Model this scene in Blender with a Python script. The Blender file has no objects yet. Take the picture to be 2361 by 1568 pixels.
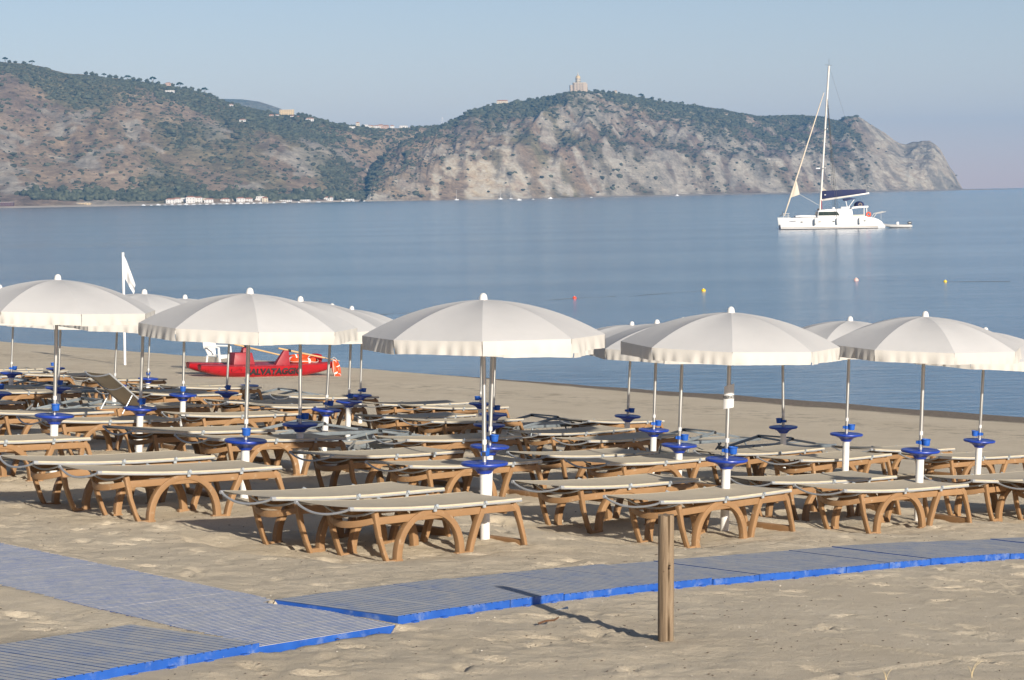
import bpy, bmesh, math, random
import numpy as np
from mathutils import Vector, Matrix, Euler

random.seed(7)
RNG = np.random.default_rng(11)
scene = bpy.context.scene
R = math.radians

# ------------------------------------------------------------------ camera, sky, sun, exposure
SEA_TO_EYE = 4.9
cam_data = bpy.data.cameras.new("camera")
cam_data.sensor_width = 36.0
cam_data.lens = 36.0 * 5500.0 / 2361.0
cam_data.clip_start = 0.5
cam_data.clip_end = 60000.0
cam = bpy.data.objects.new("camera", cam_data)
scene.collection.objects.link(cam)
cam.matrix_world = (Matrix.Translation((0, 0, SEA_TO_EYE))
                    @ Matrix.Rotation(math.pi / 2 - math.atan(332 / 5500.0), 4, 'X')
                    @ Matrix.Rotation(-R(1.0), 4, 'Z'))
scene.camera = cam

SUN_ELEV = 18.5
SUN_AZ = -63.0            # direction towards the sun, degrees from +X (sea view is +Y)
world = bpy.data.worlds.new("World")
scene.world = world
world.use_nodes = True
wn = world.node_tree.nodes
sky = wn.new("ShaderNodeTexSky")
sky.sky_type = 'NISHITA'
sky.sun_disc = False
sky.sun_elevation = R(SUN_ELEV)
sky.sun_rotation = R(90 - SUN_AZ)      # measured clockwise from +Y
sky.altitude = 0
sky.air_density = 0.8
sky.dust_density = 0.2
sky.ozone_density = 9.0
wn["Background"].inputs["Strength"].default_value = 0.067
tint = wn.new("ShaderNodeMix")            # white balance of the sky light
tint.data_type = 'RGBA'
tint.blend_type = 'MULTIPLY'
tint.inputs[0].default_value = 1.0
tint.inputs[7].default_value = (1.90, 0.845, 0.485, 1)
world.node_tree.links.new(sky.outputs[0], tint.inputs[6])
world.node_tree.links.new(tint.outputs[2], wn["Background"].inputs["Color"])

sun_data = bpy.data.lights.new("sun", 'SUN')
sun_data.energy = 2.35
sun_data.angle = R(0.9)
sun_data.color = (1.0, 0.92, 0.80)
sun = bpy.data.objects.new("sun", sun_data)
scene.collection.objects.link(sun)
sdir = Vector((math.cos(R(SUN_ELEV)) * math.cos(R(SUN_AZ)), math.cos(R(SUN_ELEV)) * math.sin(R(SUN_AZ)), math.sin(R(SUN_ELEV))))
sun.rotation_euler = (-sdir).to_track_quat('-Z', 'Y').to_euler()
sun.location = (20, -40, 30)

scene.view_settings.view_transform = 'Standard'
scene.view_settings.look = 'None'
scene.view_settings.gamma = 1.0
scene.view_settings.exposure = 1.54
scene.render.engine = 'CYCLES'
scene.cycles.use_denoising = True
scene.cycles.max_bounces = 8
scene.cycles.volume_bounces = 1
scene.cycles.sample_clamp_indirect = 4.0

# ------------------------------------------------------------------ helpers
COL = scene.collection


class MB:
    """collects faces of one part; build() links them as one mesh object"""

    def __init__(self):
        self.v, self.f, self.m = [], [], []

    def add(self, verts, faces, mi=0):
        o = len(self.v)
        self.v += [tuple(p) for p in verts]
        self.f += [tuple(i + o for i in f) for f in faces]
        self.m += [mi] * len(faces)
        return self

    def box(self, c, s, mi=0, rot=None, taper=1.0):
        x, y, z = s[0] / 2, s[1] / 2, s[2] / 2
        vs = []
        for dz in (-1, 1):
            k = taper if dz > 0 else 1.0
            for dx, dy in ((-1, -1), (1, -1), (1, 1), (-1, 1)):
                p = Vector((dx * x * k, dy * y * k, dz * z))
                if rot is not None:
                    p = rot @ p
                vs.append(p + Vector(c))
        return self.add(vs, [(3, 2, 1, 0), (4, 5, 6, 7), (0, 1, 5, 4), (1, 2, 6, 5), (2, 3, 7, 6), (3, 0, 4, 7)], mi)

    def tube(self, pts, r, n=8, mi=0, caps=True, flat=1.0):
        pts = [Vector(p) for p in pts]
        rs = r if isinstance(r, (list, tuple)) else [r] * len(pts)
        vs, fs = [], []
        ref = None
        for i, p in enumerate(pts):
            a = pts[max(0, i - 1)]; b = pts[min(len(pts) - 1, i + 1)]
            d = (b - a).normalized()
            if ref is None:
                ref = Vector((0, 0, 1)) if abs(d.z) < 0.9 else Vector((1, 0, 0))
            u = d.cross(ref).normalized(); w = u.cross(d).normalized()
            ref = w
            for k in range(n):
                t = 2 * math.pi * k / n
                vs.append(p + u * (math.cos(t) * rs[i]) + w * (math.sin(t) * rs[i] * flat))
        for i in range(len(pts) - 1):
            for k in range(n):
                k2 = (k + 1) % n
                fs.append((i * n + k, i * n + k2, (i + 1) * n + k2, (i + 1) * n + k))
        if caps:
            fs.append(tuple(range(n - 1, -1, -1)))
            fs.append(tuple((len(pts) - 1) * n + k for k in range(n)))
        return self.add(vs, fs, mi)

    def lathe(self, prof, n=24, mi=0, c=(0, 0, 0)):
        vs, fs = [], []
        for r, z in prof:
            for k in range(n):
                t = 2 * math.pi * k / n
                vs.append((c[0] + r * math.cos(t), c[1] + r * math.sin(t), c[2] + z))
        for i in range(len(prof) - 1):
            for k in range(n):
                k2 = (k + 1) % n
                fs.append((i * n + k, i * n + k2, (i + 1) * n + k2, (i + 1) * n + k))
        fs.append(tuple(range(n - 1, -1, -1)))
        fs.append(tuple((len(prof) - 1) * n + k for k in range(n)))
        return self.add(vs, fs, mi)

    def ribbon(self, path, widths, y0, y1, mi=0):
        """a bar in the x-z plane along path, widths in that plane, between y0 and y1"""
        n = len(path)
        ws = widths if isinstance(widths, (list, tuple)) else [widths] * n
        vs, fs = [], []
        for i, (x, z) in enumerate(path):
            a = path[max(0, i - 1)]; b = path[min(n - 1, i + 1)]
            d = Vector((b[0] - a[0], b[1] - a[1])).normalized()
            nx, nz = -d.y, d.x
            h = ws[i] / 2
            vs += [(x + nx * h, y0, z + nz * h), (x - nx * h, y0, z - nz * h), (x - nx * h, y1, z - nz * h), (x + nx * h, y1, z + nz * h)]
        for i in range(n - 1):
            for k in range(4):
                k2 = (k + 1) % 4
                fs.append((i * 4 + k, (i + 1) * 4 + k, (i + 1) * 4 + k2, i * 4 + k2))
        fs.append((0, 1, 2, 3)); fs.append(tuple((n - 1) * 4 + k for k in (3, 2, 1, 0)))
        return self.add(vs, fs, mi)

    def prism(self, poly, y0, y1, mi=0):
        """polygon in x-z, extruded along y"""
        n = len(poly)
        vs = [(x, y0, z) for x, z in poly] + [(x, y1, z) for x, z in poly]
        fs = [tuple(range(n)), tuple(range(2 * n - 1, n - 1, -1))]
        fs += [(k, k + n, (k + 1) % n + n, (k + 1) % n) for k in range(n)]
        return self.add(vs, fs, mi)

    def grid(self, P, nu, nv, mi=0):
        """P(i, j) -> point"""
        vs = [P(i, j) for j in range(nv) for i in range(nu)]
        fs = [(j * nu + i, j * nu + i + 1, (j + 1) * nu + i + 1, (j + 1) * nu + i) for j in range(nv - 1) for i in range(nu - 1)]
        return self.add(vs, fs, mi)

    def mesh(self, name, mats, smooth=35, bevel=0, fix=True, segs=2):
        me = bpy.data.meshes.new(name)
        me.from_pydata(self.v, [], self.f)
        for m in (mats if isinstance(mats, (list, tuple)) else [mats]):
            me.materials.append(m)
        if any(self.m):
            me.polygons.foreach_set("material_index", self.m)
        if fix or bevel:
            bm = bmesh.new(); bm.from_mesh(me)
            if fix:
                bmesh.ops.recalc_face_normals(bm, faces=bm.faces)
            if bevel:
                es = [e for e in bm.edges if len(e.link_faces) == 2 and e.calc_face_angle(0) > R(40)]
                bmesh.ops.bevel(bm, geom=es, offset=bevel, segments=segs, affect='EDGES', clamp_overlap=True, profile=0.6)
            bm.to_mesh(me); bm.free()
        if smooth:
            me.shade_smooth()
            me.set_sharp_from_angle(angle=R(smooth))
        return me

    def build(self, name, mats, parent=None, **kw):
        return put(name, self.mesh(name, mats, **kw), parent)


def put(name, data, parent=None, M=None):
    o = bpy.data.objects.new(name, data)
    COL.objects.link(o)
    if parent is not None:
        o.parent = parent
    if M is not None:
        o.matrix_local = M
    return o


def tag(o, label=None, cat=None, group=None, kind=None):
    for k, v in (("label", label), ("category", cat), ("group", group), ("kind", kind)):
        if v:
            o[k] = v
    return o


def thing(name, label, cat, loc=(0, 0, 0), rot=(0, 0, 0), group=None):
    o = bpy.data.objects.new(name, None)
    COL.objects.link(o)
    o.location = loc
    o.rotation_euler = rot
    o.empty_display_size = 0.2
    return tag(o, label, cat, group)


def copy_tree(o, parent=None):
    c = o.copy()
    COL.objects.link(c)
    c.parent = parent
    for ch in list(o.children):
        copy_tree(ch, c)
    return c


# ---- value noise on numpy arrays
_T = RNG.random((256, 256))


def vnoise(x, y):
    xi = np.floor(x).astype(int); yi = np.floor(y).astype(int)
    fx = x - xi; fy = y - yi
    fx = fx * fx * (3 - 2 * fx); fy = fy * fy * (3 - 2 * fy)
    a = _T[xi & 255, yi & 255]; b = _T[(xi + 1) & 255, yi & 255]
    c = _T[xi & 255, (yi + 1) & 255]; d = _T[(xi + 1) & 255, (yi + 1) & 255]
    return (a * (1 - fx) + b * fx) * (1 - fy) + (c * (1 - fx) + d * fx) * fy


def fbm(x, y, o=4, gain=0.5, ridged=False):
    s = np.zeros(np.broadcast(x, y).shape); a = 1.0; n = 0
    for k in range(o):
        v = vnoise(x * 2 ** k + 17.3 * k, y * 2 ** k + 5.1 * k)
        if ridged:
            v = 1 - np.abs(2 * v - 1)
        s += a * v; n += a; a *= gain
    return s / n


# ------------------------------------------------------------------ materials
def newmat(name):
    m = bpy.data.materials.new(name)
    m.use_nodes = True
    nt = m.node_tree
    return m, nt, nt.nodes, nt.links, nt.nodes["Principled BSDF"]


def noise(nt, vec, scale, detail=4, rough=0.55, dist=0.0):
    n = nt.nodes.new("ShaderNodeTexNoise")
    n.inputs["Scale"].default_value = scale
    n.inputs["Detail"].default_value = detail
    n.inputs["Roughness"].default_value = rough
    n.inputs["Distortion"].default_value = dist
    if vec is not None:
        nt.links.new(vec, n.inputs["Vector"])
    return n.outputs["Fac"]


def ramp(nt, fac, stops):
    r = nt.nodes.new("ShaderNodeValToRGB")
    e = r.color_ramp.elements
    while len(e) < len(stops):
        e.new(0.5)
    for k, (p, c) in enumerate(stops):
        e[k].position = p
        e[k].color = (*c, 1) if len(c) == 3 else c
    nt.links.new(fac, r.inputs["Fac"])
    return r.outputs["Color"]


def mixc(nt, fac, a, b, mode='MIX'):
    n = nt.nodes.new("ShaderNodeMix")
    n.data_type = 'RGBA'
    n.blend_type = mode
    for sock, v in ((n.inputs[0], fac), (n.inputs[6], a), (n.inputs[7], b)):
        if isinstance(v, (int, float)):
            sock.default_value = v
        elif isinstance(v, tuple):
            sock.default_value = (*v, 1)
        else:
            nt.links.new(v, sock)
    return n.outputs[2]


def math_(nt, op, a, b=None, c=None, clamp=False):
    n = nt.nodes.new("ShaderNodeMath")
    n.operation = op
    n.use_clamp = clamp
    for k, v in enumerate((a, b, c)):
        if v is None:
            continue
        if isinstance(v, (int, float)):
            n.inputs[k].default_value = v
        else:
            nt.links.new(v, n.inputs[k])
    return n.outputs[0]


def maprange(nt, v, a, b, c=0.0, d=1.0):
    n = nt.nodes.new("ShaderNodeMapRange")
    n.interpolation_type = 'SMOOTHSTEP'
    for k, x in enumerate((v, a, b, c, d)):
        if isinstance(x, (int, float)):
            n.inputs[k].default_value = x
        else:
            nt.links.new(x, n.inputs[k])
    return n.outputs[0]


def bump(nt, h, strength, dist, prev=None):
    b = nt.nodes.new("ShaderNodeBump")
    b.inputs["Strength"].default_value = strength
    b.inputs["Distance"].default_value = dist
    nt.links.new(h, b.inputs["Height"])
    if prev is not None:
        nt.links.new(prev, b.inputs["Normal"])
    return b.outputs["Normal"]


def coords(nt, kind="Object", scale=None):
    c = nt.nodes.new("ShaderNodeTexCoord").outputs[kind]
    if scale:
        m = nt.nodes.new("ShaderNodeMapping")
        m.inputs["Scale"].default_value = scale
        nt.links.new(c, m.inputs["Vector"])
        return m.outputs["Vector"]
    return c


def jittered(nt, stretch=None):
    """object coordinates shifted by a per-object amount so that copies wear differently"""
    v = coords(nt, "Object", stretch)
    oi = nt.nodes.new("ShaderNodeObjectInfo").outputs["Random"]
    a = nt.nodes.new("ShaderNodeVectorMath"); a.operation = 'ADD'
    c = nt.nodes.new("ShaderNodeCombineXYZ")
    for k, m in enumerate((37.0, 61.0, 23.0)):
        nt.links.new(math_(nt, 'MULTIPLY', oi, m), c.inputs[k])
    nt.links.new(v, a.inputs[0]); nt.links.new(c.outputs[0], a.inputs[1])
    return a.outputs[0]


def plain(name, col, rough=0.6, metal=0.0, var=0.12, scale=6.0, bmp=0.0, bscale=80.0, dirt=None, dirt_amt=0.5, spec=0.5, stretch=None, obj_var=0.0):
    """a colour with uneven wear and, optionally, dust in patches"""
    m, nt, nd, ln, p = newmat(name)
    v = jittered(nt, stretch)
    n1 = noise(nt, v, scale, 5)
    dark = tuple(c * (1 - var) for c in col); lite = tuple(min(1, c * (1 + var)) for c in col)
    c = ramp(nt, n1, [(0.3, dark), (0.7, lite)])
    if dirt:
        n2 = noise(nt, v, scale * 2.7, 6, 0.65)
        c = mixc(nt, maprange(nt, n2, 0.62 - dirt_amt * 0.35, 0.78, 0, 0.75), c, dirt)
    if obj_var:
        oi = nt.nodes.new("ShaderNodeObjectInfo").outputs["Random"]
        hv = nt.nodes.new("ShaderNodeHueSaturation")
        ln.new(maprange(nt, oi, 0, 1, 1 - obj_var, 1 + obj_var), hv.inputs["Value"])
        ln.new(c, hv.inputs["Color"])
        c = hv.outputs["Color"]
    ln.new(c, p.inputs["Base Color"])
    ln.new(maprange(nt, n1, 0.2, 0.8, max(0, rough - 0.08), min(1, rough + 0.08)), p.inputs["Roughness"])
    p.inputs["Metallic"].default_value = metal
    p.inputs["Specular IOR Level"].default_value = spec
    if bmp:
        ln.new(bump(nt, noise(nt, v, bscale, 3), bmp, 0.004), p.inputs["Normal"])
    return m


SANDY = (0.50, 0.41, 0.30)
M_resin = plain("brown_resin", (0.285, 0.165, 0.080), 0.5, var=0.10, scale=5, bmp=0.12, bscale=260, dirt=SANDY, dirt_amt=0.10, spec=0.35, obj_var=0.06)
M_tube = plain("grey_white_tube", (0.40, 0.415, 0.43), 0.38, metal=0.25, var=0.08, scale=14)
M_hem = plain("cream_hem", (0.53, 0.465, 0.34), 0.75, var=0.08, scale=10, bmp=0.2, bscale=400)
M_clip = plain("clip_plastic", (0.33, 0.36, 0.38), 0.4, var=0.1)
M_alu = plain("aluminium_pole", (0.50, 0.50, 0.48), 0.42, metal=0.85, var=0.08, scale=5, stretch=(8, 8, 0.7))
M_pvc = plain("white_pvc", (0.70, 0.69, 0.66), 0.42, var=0.04, scale=6, dirt=(0.42, 0.35, 0.26), dirt_amt=-0.1)
M_bluetray = plain("blue_tray", (0.012, 0.045, 0.33), 0.36, var=0.12, scale=9, dirt=(0.30, 0.28, 0.30), dirt_amt=-0.02)
M_bluecup = plain("blue_cup", (0.015, 0.10, 0.42), 0.4, var=0.1, scale=12)
M_black = plain("black_rubber", (0.02, 0.02, 0.022), 0.55, var=0.2)
M_cap = plain("cap_plastic", (0.70, 0.69, 0.66), 0.45, var=0.06, scale=14)
M_paper = plain("white_paper", (0.62, 0.62, 0.61), 0.8, var=0.03)
M_sticker = plain("sticker_red", (0.65, 0.28, 0.2), 0.6, var=0.2, scale=90)
M_greyalu = plain("grey_painted_aluminium", (0.205, 0.235, 0.255), 0.45, metal=0.35, var=0.12, scale=8, dirt=SANDY, dirt_amt=-0.05)
M_greyclamp = plain("grey_clamp", (0.14, 0.145, 0.145), 0.6, var=0.15)


def fabric(name, col, transl, scale=500.0, var=0.05, spot=None):
    m, nt, nd, ln, p = newmat(name)
    v = jittered(nt)
    c = ramp(nt, noise(nt, v, 3.5, 5, 0.6), [(0.3, tuple(x * (1 - var) for x in col)), (0.7, tuple(min(1, x * (1 + var)) for x in col))])
    if spot:
        c = mixc(nt, maprange(nt, noise(nt, v, 9, 5, 0.7), 0.60, 0.75, 0, 0.35), c, spot)
    oi = nt.nodes.new("ShaderNodeObjectInfo").outputs["Random"]
    hv = nt.nodes.new("ShaderNodeHueSaturation")
    ln.new(maprange(nt, oi, 0, 1, 0.96, 1.03), hv.inputs["Value"])
    ln.new(c, hv.inputs["Color"])
    c = hv.outputs["Color"]
    ln.new(c, p.inputs["Base Color"])
    p.inputs["Roughness"].default_value = 0.85
    p.inputs["Specular IOR Level"].default_value = 0.15
    w = noise(nt, v, 6, 4, 0.6)
    n = bump(nt, w, 0.35, 0.012)
    n = bump(nt, noise(nt, v, scale, 2), 0.15, 0.001, n)
    ln.new(n, p.inputs["Normal"])
    tr = nd.new("ShaderNodeBsdfTranslucent")
    ln.new(c, tr.inputs["Color"])
    mx = nd.new("ShaderNodeMixShader")
    mx.inputs[0].default_value = transl
    ln.new(p.outputs[0], mx.inputs[1]); ln.new(tr.outputs[0], mx.inputs[2])
    ln.new(mx.outputs[0], nd["Material Output"].inputs["Surface"])
    return m


M_canopy = fabric("white_canopy_cloth", (0.65, 0.65, 0.645), 0.26, var=0.025)
M_valance = fabric("white_valance_cloth", (0.63, 0.61, 0.565), 0.20, var=0.03)
M_canvas = fabric("cream_canvas", (0.545, 0.48, 0.37), 0.06, scale=700, var=0.05, spot=SANDY)
M_cotcloth = fabric("grey_cream_canvas", (0.56, 0.50, 0.40), 0.06, var=0.07)
M_flag = fabric("white_flag_cloth", (0.80, 0.80, 0.80), 0.3)


def make_sand():
    m, nt, nd, ln, p = newmat("sand")
    v = coords(nt, "Object")
    big = noise(nt, v, 0.55, 5, 0.6)
    c = ramp(nt, big, [(0.28, (0.56, 0.47, 0.355)), (0.5, (0.635, 0.54, 0.41)), (0.75, (0.69, 0.595, 0.455))])
    mid = noise(nt, v, 7, 5, 0.7)
    c = mixc(nt, maprange(nt, mid, 0.35, 0.7, 0, 0.4), c, (0.60, 0.505, 0.37))
    grain = noise(nt, v, 230, 2, 0.8)
    c = mixc(nt, 0.55, c, ramp(nt, grain, [(0.3, (0.34, 0.32, 0.29)), (0.5, (0.56, 0.55, 0.54)), (0.72, (0.86, 0.83, 0.78))]), 'OVERLAY')
    # dark and bright crumbs
    vo = nd.new("ShaderNodeTexVoronoi"); vo.inputs["Scale"].default_value = 26
    ln.new(v, vo.inputs["Vector"])
    vc = nd.new("ShaderNodeSeparateColor"); ln.new(vo.outputs["Color"], vc.inputs[0])
    speck = math_(nt, 'MULTIPLY', math_(nt, 'LESS_THAN', vo.outputs["Distance"], 0.16), math_(nt, 'GREATER_THAN', vc.outputs[0], 0.72))
    c = mixc(nt, math_(nt, 'MULTIPLY', speck, 0.75), c, mixc(nt, math_(nt, 'GREATER_THAN', vc.outputs[1], 0.55), (0.11, 0.075, 0.045), (0.72, 0.66, 0.56)))
    # shingle along the water's edge
    geo = nd.new("ShaderNodeNewGeometry").outputs["Position"]
    dot = nd.new("ShaderNodeVectorMath"); dot.operation = 'DOT_PRODUCT'
    ln.new(geo, dot.inputs[0]); dot.inputs[1].default_value = (0.765, 0.644, 0)
    sep = nd.new("ShaderNodeSeparateXYZ"); ln.new(geo, sep.inputs[0])
    tw = math_(nt, 'ADD', dot.outputs["Value"], math_(nt, 'MULTIPLY', math_(nt, 'SUBTRACT', noise(nt, v, 0.6, 5), 0.5), 1.6))
    edge = maprange(nt, sep.outputs[0], -5.0, 6.0, 41.1, 38.6)
    band = maprange(nt, math_(nt, 'SUBTRACT', tw, edge), -0.15, 0.35)
    shing = ramp(nt, noise(nt, v, 11, 4, 0.8), [(0.3, (0.13, 0.108, 0.085)), (0.55, (0.26, 0.215, 0.17)), (0.8, (0.42, 0.36, 0.29))])
    c = mixc(nt, band, c, shing)
    # weathered strand line and raked streaks on the lower beach
    strand = math_(nt, 'MULTIPLY', maprange(nt, tw, 33.0, 35.0), maprange(nt, tw, 37.5, 36.0))
    c = mixc(nt, math_(nt, 'MULTIPLY', math_(nt, 'MULTIPLY', strand, maprange(nt, noise(nt, v, 2.6, 6, 0.75), 0.48, 0.66)), 0.55), c, (0.24, 0.19, 0.135))
    ln.new(c, p.inputs["Base Color"])
    p.inputs["Roughness"].default_value = 0.95
    p.inputs["Specular IOR Level"].default_value = 0.1
    n = bump(nt, noise(nt, v, 13, 7, 0.8), 0.8, 0.035)
    n = bump(nt, noise(nt, v, 75, 3, 0.7), 0.6, 0.010, n)
    n = bump(nt, grain, 0.5, 0.006, n)
    ln.new(n, p.inputs["Normal"])
    return m


M_sand = make_sand()


def make_sea():
    m, nt, nd, ln, p = newmat("sea_water")
    v = coords(nt, "Object")
    p.inputs["Base Color"].default_value = (0.055, 0.155, 0.265, 1)
    p.inputs["Roughness"].default_value = 0.13
    p.inputs["IOR"].default_value = 1.333
    patch = noise(nt, coords(nt, "Object", (0.0045, 0.030, 1)), 1.0, 6, 0.62)
    amp = maprange(nt, patch, 0.36, 0.66, 0.40, 1.15)
    h = math_(nt, 'ADD', math_(nt, 'MULTIPLY', noise(nt, coords(nt, "Object", (0.9, 1.5, 1)), 1.0, 6, 0.66, 0.6), 0.85),
              math_(nt, 'MULTIPLY', noise(nt, coords(nt, "Object", (0.10, 0.16, 1)), 1.0, 3, 0.5), 1.1))
    ln.new(bump(nt, math_(nt, 'MULTIPLY', h, amp), 1.0, 0.062), p.inputs["Normal"])
    return m


M_sea = make_sea()


def make_tile():
    m, nt, nd, ln, p = newmat("blue_tile_side")
    v = jittered(nt)
    c = ramp(nt, noise(nt, v, 5, 5), [(0.3, (0.012, 0.075, 0.34)), (0.7, (0.02, 0.11, 0.45))])
    c = mixc(nt, maprange(nt, noise(nt, v, 7, 6, 0.7), 0.50, 0.72, 0, 0.55), c, (0.25, 0.31, 0.42))
    ln.new(c, p.inputs["Base Color"]); p.inputs["Roughness"].default_value = 0.5
    t, nt, nd, ln, p = newmat("blue_tile_dusty_top")
    v = jittered(nt)
    n1 = noise(nt, v, 6, 7, 0.72)
    c = ramp(nt, n1, [(0.28, (0.16, 0.23, 0.44)), (0.45, (0.32, 0.355, 0.41)), (0.7, (0.49, 0.465, 0.42))])
    c = mixc(nt, maprange(nt, noise(nt, v, 60, 4, 0.7), 0.4, 0.7, 0, 0.45), c, (0.44, 0.385, 0.30))
    ln.new(c, p.inputs["Base Color"]); p.inputs["Roughness"].default_value = 0.8
    a, nt, nd, ln, p = newmat("worn_blue_tile_top")
    v = jittered(nt, (9, 1.2, 9))
    n1 = noise(nt, v, 4.5, 7, 0.72)
    c = ramp(nt, n1, [(0.32, (0.075, 0.145, 0.42)), (0.46, (0.20, 0.265, 0.42)), (0.60, (0.33, 0.355, 0.40)), (0.78, (0.42, 0.41, 0.385))])
    oi = nt.nodes.new("ShaderNodeObjectInfo").outputs["Random"]
    c = mixc(nt, maprange(nt, oi, 0, 1, 0.0, 0.25), c, (0.25, 0.30, 0.40))
    ln.new(c, p.inputs["Base Color"]); p.inputs["Roughness"].default_value = 0.8
    return m, t, a


M_tileside, M_tiletop, M_tileworn = make_tile()
M_tilegroove = plain("blue_tile_groove", (0.04, 0.08, 0.20), 0.7, var=0.3, scale=12)
M_sandgroove = plain("sand_filled_groove", (0.60, 0.55, 0.46), 0.9, var=0.3, scale=9, dirt=(0.16, 0.22, 0.36), dirt_amt=0.45)


def make_wood():
    m, nt, nd, ln, p = newmat("weathered_wood")
    v = coords(nt, "Object", (26, 26, 1.1))
    g = noise(nt, v, 1.6, 8, 0.7, 1.2)
    c = ramp(nt, g, [(0.25, (0.075, 0.048, 0.028)), (0.48, (0.195, 0.138, 0.085)), (0.75, (0.31, 0.235, 0.155))])
    k = noise(nt, coords(nt, "Object"), 7, 3)
    c = mixc(nt, maprange(nt, k, 0.62, 0.72, 0, 0.6), c, (0.14, 0.085, 0.045))
    ln.new(c, p.inputs["Base Color"]); p.inputs["Roughness"].default_value = 0.8
    ln.new(bump(nt, g, 0.5, 0.006), p.inputs["Normal"])
    return m


M_wood = make_wood()
# ------------------------------------------------------------------ lie of the land (metres; +Y out to sea, z = 0 at the water)
BN = np.array([0.765, 0.644])
TK = np.array([-40, -20, 0, 5, 8, 11.3, 13, 15.4, 18, 21, 24, 26.5, 32, 36, 39, 41, 45, 60, 90.])
ZK = np.array([2.72, 2.65, 2.58, 2.50, 2.36, 2.14, 2.00, 1.82, 1.59, 1.33, 1.06, .83, .48, .29, .13, 0, -.35, -2, -4.])
_h = np.diff(TK); _d = np.diff(ZK) / _h
MK = np.concatenate([[_d[0]], (_d[:-1] * _h[1:] + _d[1:] * _h[:-1]) / (_h[1:] + _h[:-1]), [_d[-1]]])


def gz(X, Y):
    t = np.clip(BN[0] * X + BN[1] * Y, TK[0], TK[-1] - 1e-6)
    i = np.clip(np.searchsorted(TK, t, side='right') - 1, 0, len(TK) - 2)
    h = TK[i + 1] - TK[i]; u = (t - TK[i]) / h
    return ((2 * u**3 - 3 * u**2 + 1) * ZK[i] + (u**3 - 2 * u**2 + u) * h * MK[i]
            + (-2 * u**3 + 3 * u**2) * ZK[i + 1] + (u**3 - u**2) * h * MK[i + 1])


BED_L, BED_W, BED_A0 = 1.8, 0.67, 0.99
BED_SINK = 0.085            # the sand lies this much below the frames' datum
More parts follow.
